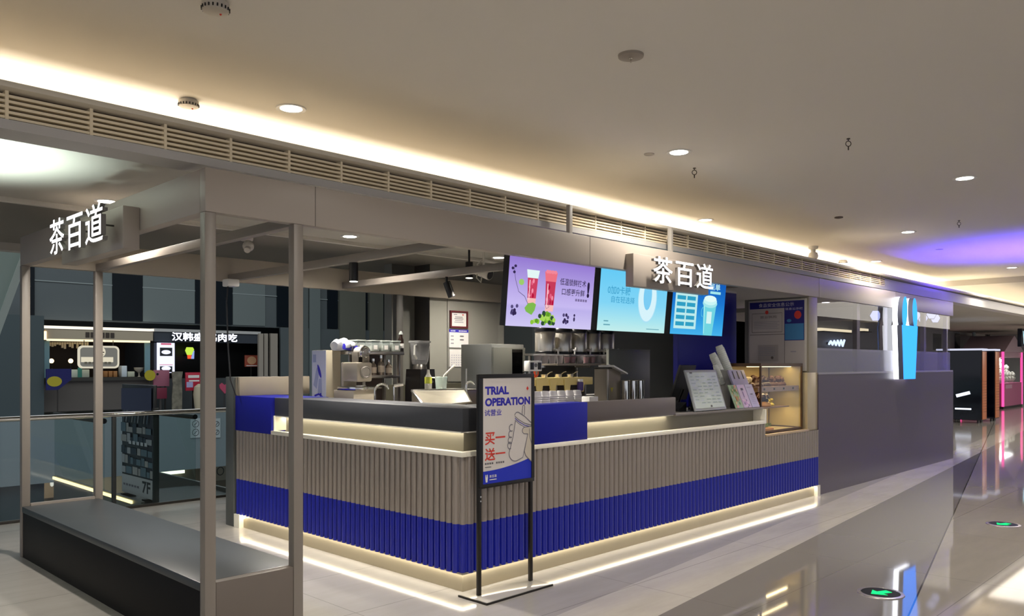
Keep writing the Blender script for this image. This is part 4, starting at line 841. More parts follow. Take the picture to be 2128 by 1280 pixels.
# topping trays on the bench
yt = 5.0
def xat(px, y=yt): return at(px, 800, y=y).x
t = thing('topping_rack', 'pale yellow row of topping tray fronts behind the stacked cups', 'tray rack', (xat(1160), yt, 0.9)); YEL = mat('tray_yellow', 'd8c27c', 0.4)
MB().box(xat(1108), xat(1232), yt, yt + 0.12, 1.40, 1.475, 0.004).build('ledge', YEL, t); MB().box(xat(1108), xat(1232), yt + 0.13, yt + 0.18, 0.9, 1.46).build('back_board', mat('rack_brown', '3a2e22', 0.5), t)
for px in (1120, 1148, 1178, 1207): MB().prism([(-0.035, 0), (0.03, 0), (0.05, 0.12), (-0.05, 0.12)], (xat(px), yt + 0.0, 1.335), XU, ZU, 0.012).build('tray_front', YEL, t)
for px in (1110, 1165, 1225): MB().box(xat(px) - 0.01, xat(px) + 0.01, yt + 0.05, yt + 0.08, 0.9, 1.40).build('post', STEEL, t)
t = thing('tape_roll', 'bright orange roll standing on the yellow tray ledge', 'tape roll', (xat(1121), yt + 0.05, 1.475)); c = V(xat(1121), yt + 0.05, 1.523)
MB().torus(c, 0.032, 0.016, (0.3, -1, 0), 24, 10).build('tape', mat('tape_orange', 'e8531d', 0.4), t); MB().cyl(c - V(0.003, -.012, 0), c + V(0.003, -.012, 0), 0.02).build('core', mat('tape_core', 'b9a88a', 0.6), t)
for i, px in enumerate((1141, 1170, 1195)):
    x = xat(px); t = thing('scoop', ('steel scoop on the tray ledge beside the orange roll', 'middle steel scoop on the yellow tray ledge', 'steel scoop on the tray ledge at the purple pouch')[i], 'scoop', (x, yt + 0.06, 1.475))
    MB().lathe((x, yt + 0.06, 1.475), [(0.03, 0.0), (0.035, 0.03), (0.032, 0.03), (0.026, 0.004)], 14).build('bowl', STEEL, t); MB().tube([(x + 0.03, yt + 0.06, 1.50), (x + 0.07, yt + 0.05, 1.525), (x + 0.09, yt + 0.04, 1.53)], 0.005).build('handle', CHROME, t)
x = xat(1203); t = thing('pouch', 'small purple pouch hanging at the end of the tray ledge', 'pouch', (x, yt - 0.02, 1.36)); MB().box(x - 0.035, x + 0.035, yt - 0.035, yt - 0.0, 1.34, 1.43, 0.012).build('body', mat('pouch_purple', '4c3c78', 0.45), t); MB().box(x - 0.03, x + 0.03, yt - 0.03, yt - 0.0, 1.43, 1.455, 0.004).build('header', WHITEP, t)
# stacks of white cups behind the blue block
WC = mat('cup_stack_white', 'c4c2c4', 0.35); st0 = None
for i, px in enumerate((1115, 1132, 1149, 1166, 1183, 1199)):
    x = at(px, 825, y=4.70).x; lab = 'upright stack of translucent white cups behind the counter’s blue block, one of six alike'
    if st0 is None:
        t = st0 = thing('cup_stack', lab, 'cup stack', (x, 4.70, 0.9), 'white cup stacks behind the blue block'); mb = MB(); pr = []
        for k in range(24): pr += [(0.042, 0.018 * k), (0.046, 0.018 * k + 0.003), (0.046, 0.018 * k + 0.006), (0.043, 0.018 * k + 0.009)]
        mb.lathe((x, 4.70, 0.9), pr + [(0.041, 0.436), (0.034, 0.465), (0.001, 0.466)], 18).build('cups', WC, t)
    else: dup(st0, (x, 4.70, 0.9), lab)
t = thing('paper_box', 'white paper box edge showing beside the white cup stacks', 'box', (xat(1221, 4.6), 4.64, 0.9)); MB().box(xat(1218, 4.7), xat(1236, 4.7), 4.66, 4.76, 0.9, 1.30, 0.003).build('carton', WHITEP, t)
# bucket dispenser and steel canisters
ye = 5.05
def xe(px): return at(px, 800, y=ye).x
t = thing('powder_dispenser', 'grey steel dispenser with a raised white lid between cups and canisters', 'dispenser', (xe(1263), ye, 0.9))
x0, x1, x2 = xe(1262), xe(1262), xe(1290)
MB().box(x0, x2, ye, ye + 0.17, 0.9, 1.555, 0.006).build('body', mat('dispenser_grey', '7f776c', 0.4, 0.3), t); MB().box(x1 - 0.012, x1 + 0.012, ye - 0.012, ye, 0.9, 1.55, 0.003).build('front_rail', STEEL, t)
MB().box(x0 - 0.004, x0 + 0.08, ye - 0.006, ye + 0.17, 1.555, 1.57, 0.003).build('top_plate', DSTEEL, t)
MB().prism([(0, 0.003), (0.24, -0.075), (0.24, -0.06), (0, 0.022)], (x1 + 0.045, ye + 0.15, 1.57), XU, ZU, 0.20).build('lid', WHITEP, t); MB().lathe((x1 + 0.13, ye + 0.08, 1.545), [(0.02, 0), (0.024, 0.03), (0.012, 0.055)], 14).build('knob', WHITEP, t)
MB().add([(x1 + 0.05, ye - 0.002, 1.36), (x1 + 0.10, ye - 0.002, 1.36), (x1 + 0.075, ye - 0.002, 1.31)], [(0, 2, 1)]).build('emblem', mat('emblem_yellow', 'a99c3a', 0.5), t)
can0 = None
for i, px in enumerate((1300, 1316, 1331)):
    x = at(px, 810, y=5.0).x; lab = ('steel canister beside the dispenser, first of three', 'middle of three steel canisters on the bench', 'steel canister farthest from the dispenser, last of three')[i]
    if can0 is None:
        t = can0 = thing('steel_canister', lab, 'canister', (x, 5.0, 0.9), 'steel canisters on the bench'); MB().lathe((x, 5.0, 0.9), [(0.042, 0), (0.043, 0.01), (0.043, 0.53), (0.040, 0.53)], 20).build('body', CHROME, t); MB().torus((x, 5.0, 1.43), 0.042, 0.004).build('rim', CHROME, t)
    else: dup(can0, (x, 5.0, 0.9), lab)
t = thing('low_partition', 'olive grey low screen panel standing behind the steel canisters', 'panel', (8.2, 5.88, 0.9)); a_ = at(1295, 726, y=5.65); b_ = at(1380, 726, y=5.65)
MB().box(a_.x, b_.x, 5.86, 5.9, 0.9, 1.77, 0.004).build('panel', mat('olive_panel', '80827a', 0.4), t); MB().box(a_.x, b_.x, 5.855, 5.905, 1.77, 1.785, 0.003).build('cap_rail', mat('rail_grey', '77786f', 0.4), t)

# ------------------------------------------------------------------ serving area
zt = 1.129
t = thing('order_terminal', 'dark order terminal turned away on the serving counter', 'terminal', (7.35, 4.6, zt))
a_ = at(1390, 818, y=4.62); b_ = at(1447, 760, y=4.62); wq = 0.30
u = V(1, 0.0, 0); up = V(0.10, -0.06, 0.36).normalized(); o = V(a_.x + 0.02, 4.62, 1.24)
c = o + u * wq / 2 + up * 0.18; n = u.cross(up).normalized()
MB().obox(c, u * wq / 2, up * 0.19, n * 0.012).build('screen_back', BLKP, t); MB().obox(c - n * 0.013, u * (wq / 2 - 0.01), up * 0.18, n * 0.002).build('screen_face', mat('terminal_face', '23262c', 0.15), t)
MB().box(o.x + 0.05, o.x + 0.27, 4.52, 4.72, zt, zt + 0.03, 0.01).build('base', BLKP, t); MB().tube([(o.x + 0.15, 4.64, zt + 0.03), (o.x + 0.17, 4.62, 1.26), (o.x + 0.2, 4.60, 1.34)], 0.028).build('stem', BLKP, t)
for q in (0.06, 0.22): MB().cyl((o.x + q, 4.52, zt + 0.02), (o.x + q, 4.50, zt + 0.02), 0.012).build('button', CHROME, t)
q = at(1412, 835, y=4.40); t = thing('card_reader', 'small dark card reader on the serving counter below the terminal', 'card reader', (q.x, 4.4, zt)); MB().prism([(0, 0), (0.12, 0), (0.12, 0.09), (0.0, 0.03)], (4.46 * 0 + q.x - 0.04, 4.46, zt), XU, ZU, 0.09).build('body', BLKP, t); MB().box(q.x + 0.085, q.x + 0.13, 4.38, 4.45, zt, zt + 0.035, 0.004).build('receipt', PAPER, t)
t = thing('menu_stand', 'tilted white menu board with grey frame on the serving counter', 'menu board', (7.26, 4.3, zt))
w_, lean, hh = 0.60, 0.125, 0.405; o = V(6.925, 4.225, zt + 0.008); up = V(-0.0, lean, hh).normalized(); H = math.hypot(lean, hh); n = XU.cross(up)
MB().obox(o + XU * w_ / 2 + up * H / 2 - n * 0.008, XU * w_ / 2, up * H / 2, n * 0.008).build('frame', mat('menu_frame', '8d8f8f', 0.35), t)
MB().obox(o + XU * w_ / 2 + up * H / 2, XU * (w_ / 2 - 0.02), up * (H / 2 - 0.025), n * 0.002).build('board', mat('menu_paper', 'bcc6c0', 0.25), t)
a = Art(o + n * 0.002, XU, up); MI = mat('menu_ink', '9aa8a2', 0.4)
for c_ in range(5):
    for r in range(9):
        if (c_ * 7 + r * 3) % 5: a.rect(0.05 + c_ * 0.105, 0.075 + r * 0.034, 0.08 - 0.012 * ((r + c_) % 3), 0.011, MI)
a.rect(0.30, 0.032, 0.03, 0.02, INKG); a.rect(0.06, 0.385, 0.05, 0.014, INKG); a.build('print', t)
MB().prism([(0, 0), (0.15, 0), (0.11, 0.29), (0.097, 0.29)], (7.1, 4.247, zt), YU, ZU, 0.02).build('prop', BLKP, t); MB().prism([(0, 0), (0.15, 0), (0.11, 0.29), (0.097, 0.29)], (7.45, 4.247, zt), YU, ZU, 0.02).build('prop', BLKP, t)
bx, by = 8.115, 4.575
t = thing('cup_bucket', 'tall translucent bucket holding leaning cup stacks beside the menu board', 'bucket', (bx, by, zt)); BK = glass('bucket_plastic', (0.78, 0.78, 0.76), 0.14, 0.15, 0.72, (0.56, 0.55, 0.53))
MB().lathe((bx, by, zt), [(0.001, 0.004), (0.095, 0.0), (0.12, 0.40), (0.123, 0.405), (0.116, 0.405), (0.092, 0.01)], 28, cap=False).build('body', BK, t); MB().torus((bx, by, zt + 0.405), 0.12, 0.006).build('rim', mat('bucket_rim', 'a6a49f', 0.3), t)
def cup_tube(p0, p1, r, lab):
    p0, p1 = Vector(p0), Vector(p1); L = (p1 - p0).length; t = thing('cup_tube', lab, 'cup stack', p0, 'leaning cup stacks in the bucket'); pr = [(r * 0.6, 0)]
    k = 0.01
    while k < L - 0.03: pr += [(r * 0.95, k), (r, k + 0.004), (r * 0.97, k + 0.01)]; k += 0.022
    pr += [(r * 0.9, L - 0.03), (r * 0.8, L), (r * 0.78, L + 0.002)]
    MB().lathe(p0, pr, 18, 0, tuple(p1 - p0)).build('cups', mat('sleeve_white', 'c9ccc6', 0.4), t)
    MB().lathe(p0 + (p1 - p0).normalized() * (L + 0.002), [(r * 0.78, 0), (r * 0.7, 0.002)], 18, 0, tuple(p1 - p0)).build('end_cup', PAPER, t)
cup_tube(pw(1520, 786, 9.05), pw(1494, 719, 9.09), 0.050, 'longest of the three leaning cup stacks in the bucket, nearest the brochures')
cup_tube(pw(1505, 790, 8.95), pw(1480, 735, 8.98), 0.046, 'middle leaning cup stack in the bucket, against the blue partition')
cup_tube(pw(1502, 800, 8.88), pw(1486, 759, 8.87), 0.034, 'short cup stack poking out of the bucket just above the menu board')
t = thing('brochure_rack', 'lilac grey slotted rack back rising behind the two lilac toned brochures', 'brochure rack', (8.07, 4.3, zt))
o = V(7.90, 4.262, zt + 0.006); up = V(0, 0.10, 0.245).normalized(); LIL = mat('lilac_plastic', '8a859c', 0.4)
n = XU.cross(up); c = o + XU * 0.17 + up * 0.215
MB().obox(c, XU * 0.17, up * 0.215, n * 0.010).build('body', LIL, t)
for k in range(3): MB().obox(o + XU * (0.07 + 0.10 * k) + up * 0.37 + n * 0.0105, XU * 0.009, up * 0.045, n * 0.002).build('slot', BLKP, t)
def brochure(x, w_, lab, paper, draw):
    t = thing('brochure', lab, 'brochure', (x + w_ / 2, 4.24, zt), 'brochures on the serving counter')
    o = V(x, 4.225, zt + 0.003); up = V(0, 0.10, 0.245).normalized(); n = XU.cross(up)
    MB().obox(o + XU * w_ / 2 + up * 0.132, XU * w_ / 2, up * 0.132, n * 0.004).build('card', paper, t); a = Art(o + n * 0.0045, XU, up); draw(a, w_, 0.264); a.build('print', t)
    if x < 7.8: MB().prism([(0, 0), (0.09, 0), (0.095, 0.02), (0.09, 0.2)], (x + w_ * .5, 4.245, zt), YU, ZU, 0.01).build('prop', BLKP, t)
def b1(a, w_, h):
    for k in range(34): a.oval(w_ * random.uniform(.12, .88), h * random.uniform(.05, .95), 0.012, 0.016, mat('b%d' % (k % 4), ('7f9c5c', '5a7a46', 'b9a07c', 'c98a7c')[k % 4], 0.5), 8)
    a.rect(w_ * .4, h * .3, w_ * .25, h * .2, mat('b4', 'a8794a', 0.5))
def b2(a, w_, h):
    for k in range(16): a.oval(w_ * random.uniform(.12, .88), h * random.uniform(.03, .35), 0.012, 0.014, mat('c%d' % (k % 3), ('b890b8', '7c6a86', 'd9b4cc')[k % 3], 0.5), 8)
    a.rect(w_ * .35, h * .75, w_ * .3, h * .1, INKG); a.rect(w_ * .42, h * .45, w_ * .1, h * .25, mat('c1', '7c6a86', 0.5))
def b3(a, w_, h):
    for k in range(5): a.rect(w_ * .2, h * (.15 + .08 * k), w_ * .55, h * .02, mat('print_lilac', '9a92aa', 0.5))
    a.rect(w_ * .3, h * .55, w_ * .35, h * .04, INKG); a.rect(w_ * .15, h * .85, w_ * .5, h * .04, mat('print_lilac', '9a92aa', 0.5))
brochure(7.72, 0.165, 'brochure with green leafy print, next to the bucket', mat('broch_green', '8fa382', 0.45), b1); brochure(7.90, 0.165, 'pale pink brochure with floral print, middle of three', mat('broch_pink', 'b9a6bc', 0.45), b2); brochure(8.08, 0.165, 'lilac text brochure standing at the display case', mat('broch_lilac', 'ada6c0', 0.45), b3)

# ------------------------------------------------------------------ display case with cakes
X0, X1, Y0, Y1, Z0, Z1 = 8.285, 9.335, FY + 0.04, FY + 0.48, 0.83, 1.60
dc = thing('display_case', 'warm lit glass display case of cakes set into the counter', 'display case', (8.8, FY + 0.2, Z0)); BRZ = mat('bronze_frame', '5c4636', 0.3, 0.7)
f = MB()
for x in (X0, X1 - 0.02):
    for y in (Y0, Y1 - 0.02): f.box(x, x + 0.02, y, y + 0.02, Z0, Z1)
for z in (Z0, Z1 - 0.025):
    f.box(X0 + 0.02, X1 - 0.02, Y0, Y0 + 0.02, z, z + 0.025).box(X0 + 0.02, X1 - 0.02, Y1 - 0.02, Y1, z, z + 0.025)
    for x in (X0, X1 - 0.02): f.box(x, x + 0.02, Y0 + 0.02, Y1 - 0.02, z, z + 0.025)
f.build('frame', BRZ, dc)
MB().box(X0, X1, Y0, Y1, Z1, Z1 + 0.012).build('top', BRZ, dc); MB().box(X0 + 0.02, X1 - 0.02, Y1 - 0.012, Y1 - 0.004, Z0, Z1).build('back', mat('case_back_cream', 'b9a678', 0.4), dc)
MB().box(X1 - 0.014, X1 - 0.004, Y0 + 0.02, Y1 - 0.02, Z0 + 0.02, Z1 - 0.02).build('side', mat('case_back_cream', 'b9a678', 0.4), dc)
MB().box(X0 + 0.02, X1 - 0.02, Y0 + 0.02, Y1 - 0.015, Z0, Z0 + 0.012).build('floor_board', mat('case_floor', 'c9b58a', 0.35), dc)
MB().box(X0 + 0.02, X1 - 0.02, Y0 + 0.004, Y0 + 0.010, Z0 + 0.025, Z1 - 0.025).build('glass_front', GLASSC, dc)
zs = (1.335, 1.10); SHG = mat('shelf_rose', '8a6a5c', 0.3, 0.3)
for z in zs: MB().box(X0 + 0.02, X1 - 0.03 if z > 1.2 else X1 - 0.25, Y0 + 0.05, Y1 - 0.02, z, z + 0.012).build('shelf', SHG, dc)
s_ = MB().box(X0 + 0.02, X1 - 0.03, Y0 + 0.035, Y0 + 0.048, 1.29, 1.347).build('price_rail', mat('rail_rose', 'a08074', 0.35), dc)
for k in range(4): MB().box(X0 + 0.13 + 0.24 * k, X0 + 0.16 + 0.24 * k, Y0 + 0.031, Y0 + 0.035, 1.308, 1.33).build('price_clip', BLKP, s_)
for i, (z, pwr) in enumerate(((1.565, 0.9), (1.285, 0.8), (1.095, 1.2))): area('case_lamp', ((X0 + X1) / 2, Y0 + 0.16, z), 0.9, pwr, (1.0, 0.74, 0.40), (0, 0, 0), 0.03)
MB().box(X0 + 0.03, X1 - 0.03, Y0 + 0.13, Y0 + 0.19, 1.568, 1.576).build('lamp_strip', glow('case_lamp_glow', 'ffdf9c', 5), dc)
def lump(x, y, z, r, n, m, name, lab, cat, spread=0.6, hgt=0.7, plate=None):
    r *= 1.2
    t = thing(name, lab, cat, (x, y, z)); mb = MB()
    for k in range(n):
        q = random.uniform(0, 6.28); d = r * spread * math.sqrt(random.random()); hh = r * hgt * random.random() * (1 - d / r * 0.5)
        mb.ball((x + d * math.cos(q), y + d * math.sin(q) * .8, z + r * 0.43 + hh), r * random.uniform(.28, .4), 8)
    mb.build('topping', m, t); MB().lathe((x, y, z), [(r * 0.9, 0.0), (r * 0.95, 0.012), (r * 0.85, r * 0.35), (r * 0.6, r * 0.5)], 18).build('base', plate or m, t); return t
CHO = mat('chocolate', '3b2018', 0.45); CH2 = mat('dark_pastry', '573527', 0.6); PNK = mat('pink_cream', 'cf9c8c', 0.5); YLW = mat('yellow_cream', 'c9b23c', 0.5); GRN = mat('green_garnish', '5f7432', 0.6)
ym = Y0 + 0.22; z1 = 1.348; z2 = 1.113; z3 = Z0 + 0.013
lump(8.395, ym, z1, 0.075, 9, mat('cream_top', 'd9c49c', 0.5), 'cream_cake', 'cream topped cake on the upper shelf of the display case', 'cake', plate=CHO)
for i, (x, r, m) in enumerate(((8.59, .078, CHO), (8.78, .078, CHO), (8.97, .078, CH2), (9.16, .078, CH2))): lump(x, ym, z1, r, 12, m, 'chocolate_cake', ('dark cake beside the cream topped one on the upper case shelf', 'second dark cake from the cream topped one on the upper case shelf', 'crumbly brown cake third along the upper case shelf', 'crumbly brown cake at the pillar end of the upper case shelf')[i], 'cake', 0.55, 0.75)
lump(8.42, ym, z2, 0.08, 12, PNK, 'pink_cake', 'pink frosted cake on the middle shelf of the display case', 'cake', plate=CH2); lump(8.68, ym - 0.02, z2, 0.10, 26, CHO, 'berry_cake', 'cake heaped with dark round berries on the middle case shelf', 'cake', 0.75, 0.8, mat('amber_base', 'c98a3c', 0.4))
lump(8.90, ym, z2, 0.06, 8, YLW, 'yellow_cake', 'yellow cake on the middle case shelf next to the berry cake', 'cake'); t = lump(9.03, ym + 0.05, z2, 0.045, 10, GRN, 'garnish_bunch', 'green bunch of leaves at the end of the middle case shelf', 'garnish')
t = thing('cake_tray', 'orange tray with a green sprig at the bottom of the display case', 'tray', (8.5, ym, z3)); MB().box(8.33, 8.72, Y0 + 0.06, Y0 + 0.34, z3, z3 + 0.03, 0.008).build('tray', mat('tray_orange', 'c77f2e', 0.4), t); mb = MB()
for k in range(26): mb.tube([(8.55, ym - .05, z3 + 0.03), (8.55 + random.uniform(-.12, .16), ym - .05 + random.uniform(-.06, .06), z3 + random.uniform(.04, .10))], [0.004, 0.008], 5)
mb.build('sprig', GRN, t)
t = thing('leaf_garland', 'thin green garland along the back of the display case floor', 'garland', (9.0, Y1 - 0.05, z3)); mb = MB(); mb.tube([(8.76, Y1 - .05, z3 + .012), (9.0, Y1 - .06, z3 + .016), (9.3, Y1 - .05, z3 + .012)], 0.008, 6); mb.build('stem', GRN, t); mb = MB()
for k in range(24): x = 8.76 + k * 0.022; mb.obox((x, Y1 - .055 + random.uniform(-.02, .02), z3 + .03), (0.012, random.uniform(-.01, .01), 0.004), (0.002, 0.006, 0.002), (0, 0, 0.002))
mb.build('leaf', GRN, t)

# notice board on the side partition
nb = thing('notice_board', 'white framed notice board of licences and certificates on the side partition', 'notice board', (9.38, 4.58, 1.5)); bx = 9.372; y0, y1, z0, z1 = 4.205, 4.955, 1.52, 2.395
MB().box(bx, 9.398, y0, y1, z0, z1, 0.004).build('frame', mat('board_frame', 'b3aca3', 0.4), nb)
a = Art((bx - 0.0005, y1 - 0.02, z0 + 0.02), V(0, -1, 0), ZU); Wn, Hn = y1 - y0 - 0.04, z1 - z0 - 0.04; BP = mat('board_paper', 'b0a7a2', 0.6); BL_ = mat('board_line', '5d5550', 0.6); NB_ = mat('board_navy', '1d1a6a', 0.5)
a.rect(0, 0, Wn, Hn, BP); a.rect(0, Hn * .90, Wn, Hn * .10, NB_)
a.text('食品安全信息公示', 0.12, Hn * .922, 0.46, 0.048, mat('board_white', 'c9c4d0', 0.5), 0.0)
xs = Wn * 0.645; a.rect(xs, Hn * .42, Wn - xs, Hn * .48, NB_); a.rect(xs + 0.008, Hn * .43, Wn - xs - 0.016, Hn * .235, mat('board_cyan', '3e78a6', 0.4))
a.text('信息公示栏', xs + 0.01, Hn * .865, Wn - xs - 0.03, 0.028, mat('board_white', 'c9c4d0', 0.5)); a.oval(xs + 0.17, Hn * .79, 0.045, 0.05, RED, 18); a.oval(xs + 0.06, Hn * .71, 0.03, 0.02, mat('board_cyan', '3e78a6', 0.4), 12)
for (x, y, w_, h) in ((0.03, Hn * .55, xs - .06, Hn * .28), (0.0, Hn * .51, xs, 0.006), (0.0, Hn * .06, xs, 0.005), (xs, 0, .005, Hn * .42)):
    if h < .01 or w_ < .01: a.rect(x, y, w_, h, BL_)
    else: a.line([(x, y), (x + w_, y), (x + w_, y + h), (x, y + h), (x, y)], 0.006, BL_)
a.text('营业执照', 0.14, Hn * .755, 0.22, 0.032, BL_); a.oval(xs * .5, Hn * .845, 0.022, 0.024, RED, 14)
a.rect(0.11, Hn * .12, 0.27, Hn * .24, mat('board_doc', '9d9590', 0.6)); a.oval(0.30, Hn * .17, 0.018, 0.018, BL_, 12); a.rect(xs + 0.08, Hn * .25, 0.07, 0.012, PRT)
for k in range(5): a.rect(0.06, Hn * (.60 + .025 * k), xs - .12 - .03 * (k % 2), 0.005, PRT); a.rect(0.13, Hn * (.20 + .028 * k), 0.21, 0.006, PRT)
a.build('print', nb)
# violet pendant bowl seen past the blue partition
p = at(1541, 655, y=9.0); t = thing('pendant_lamp', 'violet lit bowl pendant seen between blue partition and notice board', 'pendant lamp', (p.x, 9.0, SOFF))
MB().cyl((p.x, 9.0, p.z + 0.10), (p.x, 9.0, SOFF), 0.01).build('rod', BLKP, t); MB().lathe((p.x, 9.0, p.z), [(0.02, -0.09), (0.12, -0.06), (0.18, 0.03), (0.19, 0.06), (0.15, 0.05)], 24).build('bowl', glow('pendant_violet', '8b62d8', 1.4), t); MB().lathe((p.x, 9.0, p.z), [(0.13, 0.05), (0.11, 0.12), (0.03, 0.14)], 20).build('cap', mat('cap_navy', '251a4a', 0.4), t)
# ------------------------------------------------------------------ floor markers
def marker(px, py, lab):
    p = at(px, py, z=0); t = thing('exit_floor_light', lab, 'floor light', (p.x, p.y, 0), 'green exit arrows set in the floor')
    MB().lathe((p.x, p.y, 0), [(0.155, 0.0), (0.152, 0.005), (0.128, 0.007), (0.126, 0.004)], 36, cap=False).build('ring', mat('marker_ring', 'b9b2b0', 0.25, 0.8), t)
    MB().lathe((p.x, p.y, 0), [(0.128, 0.001), (0.128, 0.0055)], 36).build('disc', mat('marker_black', '070a09', 0.5, spec=0.1), t)
    u, v = RV, FV; g = glow('exit_green', '19d06a', 2.2)
    mb = MB(); o = V(p.x, p.y, 0.006)
    ar = [(-0.085, 0), (-0.005, -0.07), (-0.005, -0.028), (0.075, -0.028), (0.075, 0.028), (-0.005, 0.028), (-0.005, 0.07)]; ca, sa = math.cos(0.35), math.sin(0.35)
    mb.prism([(x * ca - y * sa, x * sa + y * ca) for x, y in ar], o, u, v, 0.001); mb.build('arrow', g, t)
marker(1830, 1233, 'round floor light with green exit arrow near the front of the polished floor'); marker(2085, 1090, 'round floor light farther along the aisle, paler in the shine')

# ------------------------------------------------------------------ glass balustrade along the atrium
bl = thing('glass_balustrade', 'clear glass balustrade with steel handrail along the atrium edge behind the kiosk', 'balustrade', (0, 9.25, 0)); BG_ = glass('balustrade_glass', (0.84, 0.90, 0.90), 0.10)
MB().tube([(-9, 9.25, 1.05), (3.2, 9.25, 1.05), (12, 9.25, 1.05)], 0.027, 10).build('handrail', CHROME, bl)
xs = [-3.0, -1.4, 0.2, 1.72, 3.25, 4.9, 6.5, 8.1, 9.7, 11.3]
for a_, b_ in zip(xs[:-1], xs[1:]): MB().box(a_ + 0.015, b_ - 0.015, 9.244, 9.256, 0.03, 1.02).build('glass_panel', BG_, bl)
for x in xs: MB().box(x - 0.02, x + 0.02, 9.23, 9.27, 0, 1.03, 0.003).build('post', mat('balustrade_post', '3a3d3d', 0.4, 0.5), bl)
MB().box(-9, 12, 9.235, 9.265, 0.0, 0.03, 0.003).build('base_channel', DSTEEL, bl)
# escalator landing with lit skirting and the tall directory sign
es = thing('escalator', 'dark escalator landing with a warm light strip along its skirting', 'escalator', (4.2, 9.4, 0))
MB().box(3.6, 4.7, 9.30, 10.4, -0.3, 0.0).build('landing_plate', mat('landing_steel', '4a4a48', 0.35, 0.7), es)
mb = MB()
for i in range(10): mb.box(3.62, 4.68, 10.4 + i * 0.22, 10.6 + i * 0.22, -0.3 - i * 0.11, -0.02 - i * 0.11)
mb.build('step', mat('step_black', '151515', 0.4, 0.3), es)
for x in (3.56, 4.70): MB().box(x, x + 0.04, 9.30, 12.4, -0.35, 0.05).build('skirt', mat('skirt_steel', '6a6862', 0.35, 0.6), es)
MB().box(3.545, 3.56, 9.55, 12.4, 0.0, 0.035).build('light_strip', glow('skirt_glow', 'ffe29a', 2.6), es)
for x in (3.57, 4.715): MB().box(x, x + 0.012, 10.5, 12.4, 0.05, 0.87).build('glass_side', BG_, es); 
for x in (3.576, 4.72): MB().tube([(x, 10.5, 0.9), (x, 12.4, 0.9)], 0.035, 8).build('handrail', BLKP, es)
ds = thing('directory_sign', 'tall dark photo printed sign panel marked 7F by the escalator', 'sign', (3.72, 9.7, 0.05)); A_, B_ = 9.31, 10.26
MB().box(3.70, 3.74, A_, B_, 0.05, 1.36, 0.004).build('panel', mat('sign_black', '1c2026', 0.35), ds); MB().box(3.685, 3.755, A_ - 0.026, A_ - 0.003, 0.001, 1.10, 0.004).build('post', mat('sign_post', '2c3032', 0.35, 0.4), ds)
for y in (A_ + 0.15, B_ - 0.15): MB().box(3.64, 3.80, y - 0.03, y + 0.03, 0.001, 0.05).build('foot', DSTEEL, ds)
a = Art((3.699, B_, 0.05), V(0, -1, 0), ZU, 0.0003); SG_ = [mat('photo_a', '4f626a', 0.5), mat('photo_b', '8d9090', 0.5), mat('photo_c', '22303a', 0.5), mat('photo_d', '8b8a85', 0.5)]; WL = B_ - A_
a.rect(0, 0, WL, 0.22, mat('sign_pale', '9b9b98', 0.5)); a.text('7F', WL * .66, 0.05, 0.24, 0.14, BLKP, 0.03)
for k in range(6): a.rect(0.05 + k * 0.085, 0.09, 0.06, 0.025, INKG)
for r, z in enumerate((0.24, 0.36, 0.48, 0.62, 0.74)):
    x = 0.0
    while x < WL - 0.05: w_ = random.uniform(.06, .2); w_ = min(w_, WL - x); a.rect(x, z, w_ * .9, random.uniform(.06, .11), SG_[int(random.random() * 4)]); x += w_
for k in range(5): a.rect(0.25 + 0.12 * k, 0.60, 0.08, 0.04, mat('sign_grey_ink', 'a9abab', 0.5))
a.poly([(0.02, 1.0), (WL - .02, 0.98), (WL - .02, 1.28), (0.02, 1.26)], mat('photo_navy', '252c48', 0.4)); 
for k in range(9): a.line([(0.08 + 0.09 * k, 0.86), (0.12 + 0.09 * k, 1.0)], 0.02, SG_[k % 4])
a.build('print', ds)
# pale slanted underside of the rising escalator at far left
p0, p1 = at(42, 578, y=14), at(0, 692, y=14)
q0, q1 = at(44, 470, y=14), at(-160, 470, y=14)
rs = thing('rising_escalator', 'pale green slanted underside of a rising escalator at the far left', 'escalator', (p1.x, 14, 1)); dv = (p0 - p1).normalized()
up0 = V(-dv.z, 0, dv.x); T = p0 + dv * 3.0; Bm = p1 - dv * 4
MB().add([Bm, T, T + V(0, 1.6, 0), Bm + V(0, 1.6, 0), Bm + up0 * 1.1, T + up0 * 1.1, T + up0 * 1.1 + V(0, 1.6, 0), Bm + up0 * 1.1 + V(0, 1.6, 0)], [(0, 1, 2, 3), (7, 6, 5, 4), (0, 4, 5, 1), (1, 5, 6, 2), (2, 6, 7, 3), (3, 7, 4, 0)]).build('truss', mat('truss_pale_green', '9fb0a8', 0.5), rs)
MB().obox((Bm + T) / 2 + V(0, -0.02, 0) + up0 * 0.05, (T - Bm) / 2, V(0, 0.02, 0), up0 * 0.05).build('edge_trim', mat('truss_edge', 'b9c4bc', 0.4), rs)

# ------------------------------------------------------------------ far shops across the atrium
def fx(px, py, y): return at(px, py, y=y)
def rectbox(mb, px0, py0, px1, py1, y, d, **k):
    a_, b_ = fx(px0, py0, y), fx(px1, py1, y); zt_ = (a_.z + fx(px1, py0, y).z) / 2; zb = (fx(px0, py1, y).z + b_.z) / 2
    return mb.box(a_.x, b_.x, y, y + d, zb, zt_, **k)
sh = thing('far_shop', 'warm lit snack shop front with beige fascia across the atrium', 'shop front', fx(205, 855, 26.6))
rectbox(MB(), 92, 680, 320, 685, 26.6, 0.3).build('light_bar', glow('bar_white', 'fff3e0', 1.2), sh)
rectbox(MB(), 92, 687, 318, 706, 26.55, 0.3).build('fascia', mat('shop_fascia_beige', 'a89c86', 0.5), sh)
rectbox(MB(), 90, 688, 97, 706, 26.5, 0.05).build('fascia_lamp', glow('lamp_warm', 'ffd9a0', 2.5), sh)
